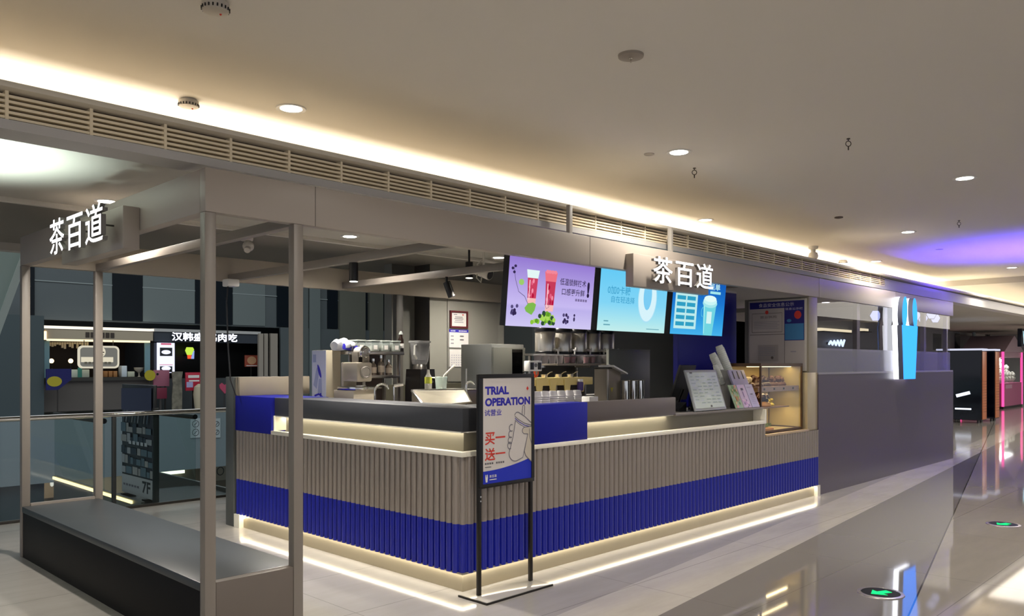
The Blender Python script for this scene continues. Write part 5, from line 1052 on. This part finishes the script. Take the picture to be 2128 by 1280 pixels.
mb = MB(); o = fx(178, 701, 26.54); e = fx(240, 701, 26.54)
for k in range(6): mb.box(o.x + (e.x - o.x) * k / 6, o.x + (e.x - o.x) * (k + .75) / 6, 26.53, 26.55, o.z, o.z + 0.16)
mb.build('fascia_mark', mat('mark_brown', '3c332c', 0.5), sh)
rectbox(MB(), 102, 706, 312, 710, 26.6, 0.25).build('light_bar', glow('bar_warm', 'ffe6b8', 1.5), sh)
rectbox(MB(), 90, 790, 318, 852, 26.7, 1.2).build('counter', mat('far_counter', '55504b', 0.5), sh); rectbox(MB(), 91, 784, 318, 791, 26.6, 1.3).build('counter_top', mat('far_counter_top', '35342f', 0.4), sh)
rectbox(MB(), 92, 704, 318, 786, 29.4, 0.1).build('back_wall', mat('far_back_brown', '2a1c14', 0.6), sh)
rectbox(MB(), 92, 708, 103, 786, 26.7, 0.05).build('side_panel', mat('far_side_cyan', '6f9098', 0.4), sh); rectbox(MB(), 301, 708, 312, 775, 26.7, 0.05).build('side_panel', mat('far_side_cyan', '6f9098', 0.4), sh)
rectbox(MB(), 288, 706, 300, 784, 28.5, 0.1).build('wood_post', mat('far_wood', '6e4a30', 0.5), sh)
mb = MB()
for k in range(16):
    q = fx(104 + k * 5.2, 711, 26.9); mb.box(q.x - 0.03, q.x + 0.03, 26.9, 26.95, q.z - random.uniform(.05, .22), q.z)
mb.build('bunting', mat('bunting_pale', '9b907a', 0.6), sh)
for k, px in enumerate((107, 147)):
    q = fx(px, 750, 28.2); t = thing('table_lamp', ('small glowing lamp in the far snack shop, at its entrance corner', 'small glowing lamp in the far snack shop beside its oblong sign')[k], 'lamp', (q.x, 28.2, fx(px, 786, 28.2).z), 'glowing lamps in the far snack shop')
    MB().ball(q, 0.075, 10).build('shade', glow('far_lamp', 'ffd8a0', 4), t); MB().cyl((q.x, 28.2, fx(px, 786, 28.2).z), (q.x, 28.2, q.z - 0.06), 0.02, n=8).build('stem', DSTEEL, t)
p = fx(206, 742, 26.5); t = thing('far_shop_sign', 'rounded oblong cream sign hanging in the far snack shop', 'shop sign', (p.x, 26.5, p.z))
def rrect(hw, hh, r): return arc(hw - r, hh - r, r, r, 0, 90, 5) + arc(-hw + r, hh - r, r, r, 90, 180, 5) + arc(-hw + r, -hh + r, r, r, 180, 270, 5) + arc(hw - r, -hh + r, r, r, 270, 360, 5)
ww = (fx(249, 742, 26.5).x - fx(163, 742, 26.5).x) / 2; hz = (fx(206, 718, 26.5).z - fx(206, 765, 26.5).z) / 2
MB().prism(rrect(ww, hz, 0.14), (p.x, 26.56, p.z), XU, ZU, 0.05).build('rim', glow('far_sign_rim', 'f2ead2', 0.75), t); MB().prism(rrect(ww * .9, hz * .84, 0.1), (p.x, 26.507, p.z), XU, ZU, 0.006).build('panel', mat('far_sign_panel', '9a958a', 0.5), t)
a = Art((p.x - ww, 26.50, p.z - hz), XU, ZU, 0.0006); cm = glow('far_sign_cream', 'efe6cc', 0.8)
a.rect(ww * .14, hz * .55, ww * 1.55, hz * .45, cm); a.oval(ww * 1.05, hz * 1.45, 0.16, 0.17, cm, 18); a.line([(ww * .95, hz * 1.35), (ww * 1.05, hz * 1.6)], 0.03, BLKP); a.line([(ww * 1.05, hz * 1.45), (ww * 1.25, hz * 1.42)], 0.03, BLKP); a.line([(ww * .9, hz * 1.25), (ww * 1.2, hz * 1.2)], 0.03, BLKP)
for k in range(7): a.rect(ww * (.3 + .19 * k), hz * .38, ww * .13, hz * .2, mat('far_mark_grey', '77715f', 0.5))
a.build('print', t)
for s_ in (-.7, .7): MB().cyl((p.x + ww * s_, 26.53, p.z + hz), (p.x + ww * s_, 26.53, fx(206, 707, 26.5).z), 0.012, n=6).build('rod', DSTEEL, t)
ztop = fx(200, 784, 26.6).z
def farbox(lab, px0, py0, px1, py1, m, name='carton', cat='box', y=26.9, group=None):
    q = fx((px0 + px1) / 2, 784, y); t = thing(name, lab, cat, (q.x, y, ztop), group); a_, b_ = fx(px0, py0, y), fx(px1, py0, y)
    MB().box(a_.x, b_.x, y, y + 0.3, ztop, a_.z, 0.01).build('body', m, t); return t
t = farbox('white bag row on the far snack shop counter, by the green mark', 144, 768, 186, 786, mat('far_white', 'c3cfc4', 0.5), 'white_carton'); q = fx(166, 777, 26.89); MB().box(q.x - 0.06, q.x + 0.06, 26.885, 26.9, ztop, ztop + .3).build('green_mark', mat('far_green', '3f8a80', 0.5), t)
farbox('pale carton at the lamp end of the far snack shop counter', 90, 766, 100, 786, mat('far_white', 'c3cfc4', 0.5), 'white_carton')
for k, px in enumerate((216, 226, 236)): farbox(('brown packet in the wooden stand on the far counter, first', 'brown packet in the wooden stand on the far counter, middle', 'brown packet in the wooden stand on the far counter, last')[k], px, 771, px + 8, 784, mat('far_packet', 'a5774a', 0.5), 'snack_packet', 'packet', 26.9, 'brown packets on the far counter')
t = farbox('tilted white menu card on the far snack shop counter', 253, 760, 264, 784, mat('far_card', 'c5d2da', 0.4), 'menu_card', 'card')
t = farbox('pale paper wedge on the far snack shop counter beyond the menu card', 266, 772, 280, 784, mat('far_paper', 'b3b8a4', 0.5), 'paper_stack', 'paper'); 
q = fx(289, 776, 26.95); t = thing('white_bowl', 'pale round bowl on a stand at the end of the far snack counter', 'bowl', (q.x, 26.95, ztop)); MB().lathe((q.x, 26.95, ztop), [(0.05, 0), (0.02, 0.03), (0.02, 0.12), (0.14, 0.22), (0.16, 0.30), (0.14, 0.29)], 16).build('bowl', mat('far_bowl', 'b0a898', 0.4), t)
# noodle shop
s3 = thing('far_shop', 'dark noodle shop front with white lettering on its fascia across the atrium', 'shop front', fx(430, 855, 26.7))
DKF = mat('far_dark_fascia', '343a42', 0.5); rectbox(MB(), 320, 692, 540, 712, 26.7, 0.2).build('fascia', DKF, s3); rectbox(MB(), 320, 686, 542, 692, 26.66, 0.25).build('top_trim', mat('far_trim_pale', 'b3b3b0', 0.4), s3)
a_, b_ = fx(356, 708, 26.64), fx(492, 708, 26.64); hh = fx(356, 690, 26.64).z - a_.z
put_text(MB(), '汉韩盛·鸡肉吃', a_, XU, ZU, b_.x - a_.x, hh, 0.04, 0.02).build('lettering', [glow('far_letter', 'e8ecff', 3.0), DKF], s3)
rectbox(MB(), 325, 712, 542, 790, 29.3, 0.1).build('back_wall', mat('far_black', '111113', 0.5), s3)
rectbox(MB(), 320, 712, 325, 850, 26.7, 2.5).build('side_wall', DKF, s3)
rectbox(MB(), 325, 786, 542, 852, 27.0, 1.0).build('counter', mat('far_shop_counter', '3a3f40', 0.5), s3)
for k, px in enumerate((538, 549, 562)): rectbox(MB(), px, 693, px + (9, 8, 15)[k], 860, 26.6 + .1 * k, 0.1).build('slat_panel', mat('far_cream_panel', '9a9286', 0.5), s3)
def poster(lab, px0, py0, px1, py1, y, base, cat='poster', draw=None, base_z=0.0):
    a_, b_ = fx(px0, py0, y), fx(px1, py1, y); zb = fx(px0, py1, y).z; t = thing('shop_poster', lab, cat, ((a_.x + b_.x) / 2, y, zb))
    MB().box(a_.x, b_.x, y, y + 0.05, zb, a_.z, 0.004).build('panel', base, t); W2, H2 = b_.x - a_.x, a_.z - zb
    if draw: art = Art((a_.x, y - 0.001, zb), XU, ZU, 0.0006); draw(art, W2, H2); art.build('print', t)
    MB().box((a_.x + b_.x) / 2 - 0.02, (a_.x + b_.x) / 2 + 0.02, y + 0.05, y + 0.08, base_z, a_.z - 0.1).build('support', DSTEEL, t)
    return t
LBW = glow('far_lightbox', 'dfe2ff', 1.25); PK = glow('far_pink', 'e0708a', 0.8); GK = mat('far_photo_grey', '2a2f30', 0.5)
def pl(a, w_, h):
    a.rect(w_ * .2, h * .93, w_ * .6, h * .06, PK); a.rect(w_ * .12, h * .26, w_ * .76, h * .02, PK)
    for y in (.56, .02):
        a.rect(w_ * .14, h * y, w_ * .72, h * .28 if y > .1 else h * .2, GK); a.oval(w_ * .5, h * (y + .13), w_ * .27, h * .07, LBW, 16)
poster('bright white menu light box with bowl photos at the noodle shop', 327, 712, 363, 775, 26.62, LBW, 'light box', pl)
def rp(a, w_, h):
    a.rect(w_ * .15, h * .7, w_ * .7, h * .15, WHITEP); a.rect(w_ * .2, h * .5, w_ * .65, h * .08, WHITEP); a.rect(w_ * .05, h * .18, w_ * .4, h * .3, mat('far_lilac', 'a9a8d0', 0.5))
poster('red poster with white writing standing in front of the noodle shop', 386, 774, 419, 812, 26.3, mat('far_red', 'b3223a', 0.5), 'poster', rp)
def op(a, w_, h): a.oval(w_ * .5, h * .55, w_ * .34, h * .35, mat('far_peach', 'd0a078', 0.5), 16); a.rect(w_ * .1, h * .05, w_ * .8, h * .08, WHITEP)
poster('orange brown food picture by the cream slats of the noodle shop', 509, 738, 537, 762, 27.2, mat('far_orange', 'a04a34', 0.5), 'picture', op, fx(520, 786, 27.0).z + 0.02)
poster('pink poster board beside the pillar in front of the far shops', 319, 769, 352, 803, 26.25, mat('far_rose', '96596a', 0.5), 'poster', lambda a, w_, h: a.oval(w_ * .25, h * .75, .04, .04, BLKP, 10))
poster('dark red board below the pink poster in front of the far shops', 321, 806, 347, 829, 26.2, mat('far_crimson', '6a2034', 0.5), 'poster')
p = fx(312, 780, 26.15); t = thing('round_sign', 'small yellow oval sign next to the pink poster board', 'sign', (p.x, 26.15, 0)); MB().lathe((p.x, 26.15, p.z), [(0.17, 0), (0.17, 0.03)], 20, 0, (0, 1, 0)).build('disc', mat('far_yellow', 'a59a26', 0.5), t); MB().cyl((p.x, 26.2, 0), (p.x, 26.2, p.z), 0.015, n=8).build('post', DSTEEL, t)
p = fx(120, 789, 26.1); t = thing('round_sign', 'navy hanging sign with a yellow oval before the snack shop counter', 'sign', (p.x, 26.1, 0)); MB().prism([(-0.32, -0.3), (0.0, -0.3), (0.36, 0.0), (0.36, 0.32), (-0.32, 0.32)], (p.x, 26.1, p.z), XU, ZU, 0.04).build('board', mat('far_navy', '181a58', 0.4), t)
MB().prism([(0.2 * math.cos(q), 0.15 * math.sin(q)) for q in [2 * math.pi * i / 20 for i in range(20)]], (p.x - 0.1, 26.058, p.z - 0.05), XU, ZU, 0.004).build('oval', mat('far_yellow', 'a59a26', 0.5), t); MB().cyl((p.x, 26.12, 0), (p.x, 26.12, p.z), 0.015, n=8).build('post', DSTEEL, t)
p = fx(367, 850, 25.9 + .2); t = thing('mottled_column', 'grey mottled upright figure-shaped board before the noodle shop', 'display board', (p.x, 26.1, 0)); zt_ = fx(367, 772, 26.1).z; MB().prism([(-0.16, 0), (0.16, 0), (0.17, zt_ * .5), (0.15, zt_ * .8), (0.19, zt_), (-0.17, zt_), (-0.13, zt_ * .7), (-0.16, zt_ * .4)], (p.x, 26.1, 0), XU, ZU, 0.04).build('board', mat('far_mottled', '6e6a5c', 0.6, var=0.4, scale=7), t)
p = fx(414, 836, 26.05); t = thing('white_sculpture', 'rounded cream bollard half hidden by the canopy post, before the noodle shop', 'bollard', (p.x, 26.05, 0)); MB().lathe((p.x, 26.05, 0), [(0.12, 0), (0.16, 0.3), (0.19, 0.6), (0.16, 0.85), (0.04, 0.95)], 16).build('body', mat('far_bollard', 'b3a98f', 0.5), t)
p = fx(466, 806, 26.2); t = thing('heart_sign', 'small pink heart shaped sign on a post before the noodle shop', 'sign', (p.x, 26.2, 0)); MB().prism([(0, -0.2), (0.18, 0.0), (0.19, 0.1), (0.1, 0.17), (0, 0.09), (-0.1, 0.17), (-0.19, 0.1), (-0.18, 0.0)], (p.x, 26.2, p.z), XU, ZU, 0.05).build('heart', mat('far_heart', 'b04862', 0.5), t); MB().cyl((p.x, 26.2, 0), (p.x, 26.2, p.z - 0.1), 0.015, n=8).build('post', DSTEEL, t)
p = fx(393, 733, 28.9); t = thing('flame_light', 'green and orange leaf shaped light glowing in the dark noodle shop', 'light', (p.x, 28.9, p.z)); z0 = p.z - .22
MB().prism([(-.06, 0), (.06, 0), (.07, .14), (-.07, .14)], (p.x, 28.9, z0), XU, ZU, .04).build('stem', glow('flame_red', 'e0542c', 1.2), t); MB().prism([(-.08, .14), (.08, .14), (.17, .34), (.12, .42), (-.1, .42), (-.15, .30)], (p.x, 28.9, z0), XU, ZU, .04).build('leaf', glow('flame_green', 'b8d84a', 1.2), t); MB().prism([(.07, 0), (.18, 0), (.19, .3), (.14, .28)], (p.x, 28.905, z0), XU, ZU, .02).build('blade', glow('flame_blue', '9ab0f0', .9), t); MB().box(p.x - .03, p.x + .03, 28.94, 29.299, z0 + .1, z0 + .16).build('arm', DSTEEL, t)
# sign with two pictograms on the slab fascia, lower level lights
SGN = mat('picto_white', 'b9bcbd', 0.5)
for px0, px1, lab in ((396, 417, 'white square pictogram sign on the far slab edge, shop-sign side of the post'), (443, 458, 'white square pictogram sign on the far slab edge beyond the canopy post')):
    a_, b_ = fx(px0, 870, 25.97), fx(px1, 909, 25.97); t = thing('pictogram_sign', lab, 'sign', ((a_.x + b_.x) / 2, 25.97, b_.z)); MB().box(a_.x, b_.x, 25.97, 26.0, b_.z, a_.z).build('plate', SGN, t)
    art = Art((a_.x, 25.969, b_.z), XU, ZU, 0.0006); W2, H2 = b_.x - a_.x, a_.z - b_.z
    for q in (.28, .72): art.line(arc(W2 / 2, H2 * q, W2 * .32, W2 * .32, 0, 360, 20), 0.018, BLKP); art.line([(W2 * .35, H2 * q - .05), (W2 * .65, H2 * q + .05)], 0.018, BLKP)
    art.build('pictogram', t)
p = fx(358, 976, 29.3); t = thing('light_panel', 'bright white light panel of a shop on the level below', 'light panel', (p.x, 29.3, p.z)); rectbox(MB(), 322, 966, 384, 986, 29.3, 0.2).build('panel', glow('lower_light', 'fff4d8', 2.6), t)
p = fx(458, 980, 29.2); t = thing('shop_poster', 'pale poster with dark ring drawing on the level below', 'poster', (p.x, 29.2, p.z)); rectbox(MB(), 444, 962, 472, 998, 29.2, 0.3).build('panel', mat('lower_poster', 'a79f8e', 0.5), t); art = Art((p.x - .2, 29.199, p.z - .2), XU, ZU, 0.0006); art.line(arc(.2, .22, .13, .15, 0, 360, 20), .03, GK); art.build('print', t)
p = fx(108, 1005, 29.2); t = thing('shop_poster', 'brown poster with a white bottle drawing on the level below', 'poster', (p.x, 29.2, p.z)); rectbox(MB(), 92, 992, 126, 1034, 29.2, 0.3).build('panel', mat('lower_brown', '6a5a48', 0.5), t); art = Art((p.x - .1, 29.199, p.z - .1), XU, ZU, 0.0006); art.oval(.1, .1, .06, .1, WHITEP, 12); art.rect(.07, .18, .06, .1, WHITEP); art.build('print', t)

# ------------------------------------------------------------------ far right of the aisle
for i, (px0, px1) in enumerate(((1980, 2056), (2060, 2084))):
    pass
def photo_booth(x, y, lab):
    t = thing('massage_booth', lab, 'booth', (x, y, 0), 'dark booths with amber sides'); w_, d, h = 0.45, 1.1, 1.98
    MB().box(x, x + 0.06, y, y + d, 0.08, h).box(x + 0.06, x + w_, y + d - 0.06, y + d, 0.08, h).box(x + 0.06, x + w_, y, y + d - 0.06, 0.08, 0.5).build('cabinet', mat('booth_black', '0f0d14', 0.15), t)
    MB().box(x + 0.04, x + w_, y - 0.012, y, 0.10, h - 0.03, 0.006).build('amber_panel', ORANGEM, t); MB().box(x - 0.012, x, y + 0.02, y + d - 0.02, 0.1, h - 0.03).build('dark_panel', mat('booth_glass', '0b0a16', 0.08), t)
    for k in range(12): MB().box(x + 0.07, x + w_ - .03, y - 0.016, y - 0.012, 0.3 + k * 0.075, 0.315 + k * 0.075).build('louvre', mat('amber_dark', '7a4228', 0.4), t)
    MB().box(x - 0.03, x + w_ + 0.03, y - 0.03, y + d + 0.03, h, h + 0.05, 0.005).build('sill_glow', glow('cornice_white', 'dde0f4', 0.9), t)  # emissive strip standing in for the bright white sill
    MB().box(x - 0.016, x - 0.012, y + 0.25, y + 0.65, 0.36, 0.40).build('light_bar', glow('booth_light', 'e4ecff', 2.2), t); MB().obox((x - 0.014, y + 0.45, 0.78), (0.002, 0, 0), (0, -0.17, 0.05), (0, 0.012, 0.04)).build('light_bar', glow('booth_light', 'e4ecff', 2.2), t)
    for dx in (0.08, w_ - 0.08):
        for dy in (0.1, d - 0.1): MB().cyl((x + dx, y + dy, 0), (x + dx, y + dy, 0.08), 0.035, n=10).build('foot', DSTEEL, t)
p = at(2040, 880, z=0); photo_booth(p.x, p.y, 'dark glossy booth with amber side panel, next to the slate partition end')
p = at(2067, 876, z=0); photo_booth(p.x, p.y, 'second dark booth with amber panel, beside the pink game machine')
p = at(2086, 850, z=0); t = thing('claw_machine', 'pink edged game machine full of white soft toys at the end of the aisle', 'game machine', (p.x + 0.8, p.y + .9, 0)); x, y = p.x, p.y + 0.62; PKG = glow('pink_edge', 'ff4f9c', 1.5)
MB().box(x + .05, x + 2.75, y - 0.6, y + 0.8, 0.08, 0.92).build('cabinet', mat('claw_rose', 'a35a7c', 0.4), t); MB().box(x + .05, x + 2.75, y - 0.6, y + .8, 0, .08).build('plinth', BLKP, t)
for (a_, b_) in ((x, y - .62), (x + 2.72, y - .62), (x, y + .76)): MB().box(a_, a_ + 0.07, b_, b_ + 0.07, 0.08, 2.05).build('lit_edge', PKG, t)
MB().box(x + .07, x + 2.7, y + .7, y + .78, .92, 2.05).build('back_panel', mat('claw_back', 'a08a92', 0.4), t); MB().box(x + .06, x + 2.74, y - 0.58, y + 0.78, 1.85, 2.05).build('header', mat('claw_header', 'b397a4', 0.4), t)
MB().prism([(-0.05, 0), (2.85, 0), (1.4, 0.62)], (x, y + 0.8, 2.05), XU, ZU, 1.45).build('gable_roof', mat('claw_roof', 'b09aa6', 0.45), t); MB().box(x + .08, x + 2.7, y - .6, y - .59, .95, 1.85).build('glass', GLASSC, t); MB().box(x + .3, x + 1.2, y - .615, y - .60, .72, .86).build('coin_panel', mat('claw_panel', 'b58aa0', 0.4), t)
area('claw_lamp', (x + 1.4, y, 1.83), 2.2, 40, (1.0, 0.96, 0.95), (0, 0, 0), 0.8)
TOY = mat('toy_white', 'c9c6bd', 0.8); toy = None; zz = .92
for r in range(3):
    for c in range(6):
        qx, qy = x + .2 + c * .43 + (r % 2) * .08, y - .35 + r * .22; lv = zz + r * .26
        if toy is None:
            t = toy = thing('soft_toy', 'white soft toy in the pile inside the pink game machine', 'soft toy', (qx, qy, lv), 'white soft toys in the game machine')
            MB().ball((qx, qy, lv + .132), (.105, .10, .13), 12).build('body', TOY, t); MB().ball((qx, qy - .03, lv + .29), (.095, .09, .09), 12).build('head', TOY, t)
            for s_ in (-1, 1): MB().ball((qx + s_ * .06, qy - .02, lv + .38), .03, 8).build('ear', TOY, t); MB().ball((qx + s_ * .085, qy - .06, lv + .15), (.04, .05, .07), 8).build('arm', TOY, t)
        else: dup(toy, (qx, qy, lv))
for r in (1, 2): MB().box(x + .1, x + 2.68, y - .46 + r * .22, y + .7, .92 + (r - 1) * .26, .92 + r * .26).build('tier', mat('claw_back', 'a08a92', 0.4), bpy.data.objects['claw_machine'])
# distant wall fittings seen over the booths
p = at(2024, 708, y=9.0); t = thing('hanging_banner', 'pale curved banner on the distant grey wall above the booths', 'banner', (p.x, 9.0, p.z)); MB().obox((p.x, 9.0, p.z), (.18, 0, 0), (0, .02, 0), (0, 0, .36)).build('cloth', mat('banner_pale', 'a3b0ac', 0.6), t); MB().cyl((p.x - .2, 9.0, p.z + .37), (p.x + .2, 9.0, p.z + .37), .015, n=8).cyl((p.x, 9.0, p.z + .37), (p.x, 9.0, SOFF), .008, n=6).build('rod', DSTEEL, t)
q = at(2000, 726, y=9.0); e = at(2096, 727, y=9.0)
# a neighbouring stall front behind the booths: panelled upper wall with a window
st = thing('stall_front', 'grey panelled stall front with dark windows behind the booths', 'stall', (24, 9.2, 0)); a_ = at(1985, 700, y=9.2)
MB().box(17.5, 34, 9.2, 9.3, 0, 2.84).build('wall_panel', mat('stall_grey', '77787a', 0.5), st)
for px0, px1 in ((1940, 1957), (1985, 1996), (2053, 2058)): A, B = at(px0, 700, y=9.18), at(px1, 700, y=9.18); MB().box(A.x, B.x, 9.19, 9.2, at(px0, 727, y=9.2).z, at(px0, 693, y=9.2).z).build('dark_window', NAVYG, st)
MB().box(17.5, 34, 9.12, 9.2, 1.98, 2.04).build('sill', mat('stall_sill', 'c4c2c8', 0.4), st)
# hexagon wall lights and lit shelves on the stall front behind the partition glass
HEX = glow('hexagon_glow', 'c9d2ff', 1.1); hr = 0.082; R6 = lambda r: [(r * math.cos(math.pi / 3 * k), r * math.sin(math.pi / 3 * k)) for k in range(6)]
for i, (px, py, lab) in enumerate(((1820, 656, 'hexagon light nearest the cup light box, on its mullion side'), (1903, 655, 'hexagon light just past the cup light box'), (1918, 661, 'large hexagon light, second past the cup light box'), (1936, 653, 'hexagon light partly cut by the fascia, third past the cup light box'), (1953, 661, 'hexagon light at the end of the row by the kiosk corner'))):
    p = at(min(px, 1944), py, y=4.38); yy = 4.38; t = thing('hexagon_light', lab, 'wall light', (p.x, yy, p.z), 'hexagon lights behind the partition glass')
    MB().prism(R6(hr + .012), p + FV * .05, RV, ZU, 0.04).build('housing', mat('hexagon_housing', '3c3a48', 0.4), t); MB().tube([p + FV * .03 + ZU * hr * .8, V(p.x + FV.x * .03, p.y + FV.y * .03, 2.55), V(p.x + FV.x * .03, 4.241, 2.55)], .006, 6).build('rod', DSTEEL, t); MB().prism(R6(hr), p + FV * .009, RV, ZU, 0.006).build('lens', HEX, t)
for (px0, px1, py0, py1, lab) in ((1705, 1770, 681, 692, 'long warm lit shelf strip on the stall front behind the partition glass'), (1789, 1805, 682, 689, 'short warm lit strip next to the mullion behind the partition glass')):
    A, B = at(px0, py0, y=9.1), at(px1, py1, y=9.1); t = thing('lit_shelf', lab, 'lit shelf', ((A.x + B.x) / 2, 9.1, B.z)); MB().box(A.x, B.x, 9.1, 9.199, B.z, A.z).build('light_box', glow('shelf_glow', 'f4e4b8', 1.3), t); MB().box(A.x, B.x, 9.0, 9.199, B.z - 0.03, B.z).build('board', DSTEEL, t)
A, B = at(1725, 713, y=9.1), at(1757, 713, y=9.1); t = thing('neon_sign', 'pale blue zigzag neon sign on the stall front behind the partition glass', 'neon sign', ((A.x + B.x) / 2, 9.1, A.z)); n = 9
MB().tube([(A.x + (B.x - A.x) * k / n, 9.13, A.z + (0.10 if k % 2 else -0.06) * (0.5 + k / n * .6)) for k in range(n + 1)], 0.03, 6).build('tube', glow('neon_blue', 'cfe4ff', 2.0), t); MB().box(A.x, B.x, 9.155, 9.199, A.z - .03, A.z + .03).build('backing', DSTEEL, t)
for px, py in ((1716, 628), (1735, 640), (1812, 640)):
    p = at(px, py, z=SOFF); t = thing('downlight', 'small downlight in the soffit seen through the partition glass', 'downlight', (p.x, p.y, SOFF), 'soffit downlights behind the partition glass'); MB().lathe((p.x, p.y, SOFF - .006), [(.07, .006), (.07, 0)], 20).build('lens', DLG, t); spot('downlight_lamp', (p.x, p.y, SOFF - .03), 40, NEUT, 150, 0.8, (0, 0, 0), 0.05); MB().lathe((p.x, p.y, SOFF - .008), [(.07, .008), (.09, 0), (.092, .008)], 20, cap=False).build('trim_ring', TRIMM, t)
# lettered sign box at the edge of the frame
p = at(2131, 702, y=6.0); t = thing('hanging_sign', 'dark hanging sign box with pale letter W at the far end of the aisle', 'sign', (p.x, 6.0, p.z)); MB().box(p.x - .45, p.x + 1.2, 6.0, 6.12, p.z - .28, p.z + .28, .01).build('box', mat('sign_navy', '12182a', 0.3), t); put_text(MB(), 'W', (p.x - .38, 5.995, p.z - .2), XU, ZU, .42, .4, 0.01, 0.02).build('lettering', [glow('sign_cyan', 'b8f0ff', 2.5), DKF], t); MB().cyl((p.x + .4, 6.06, p.z + .28), (p.x + .4, 6.06, SOFF), .012, n=6).build('rod', DSTEEL, t)
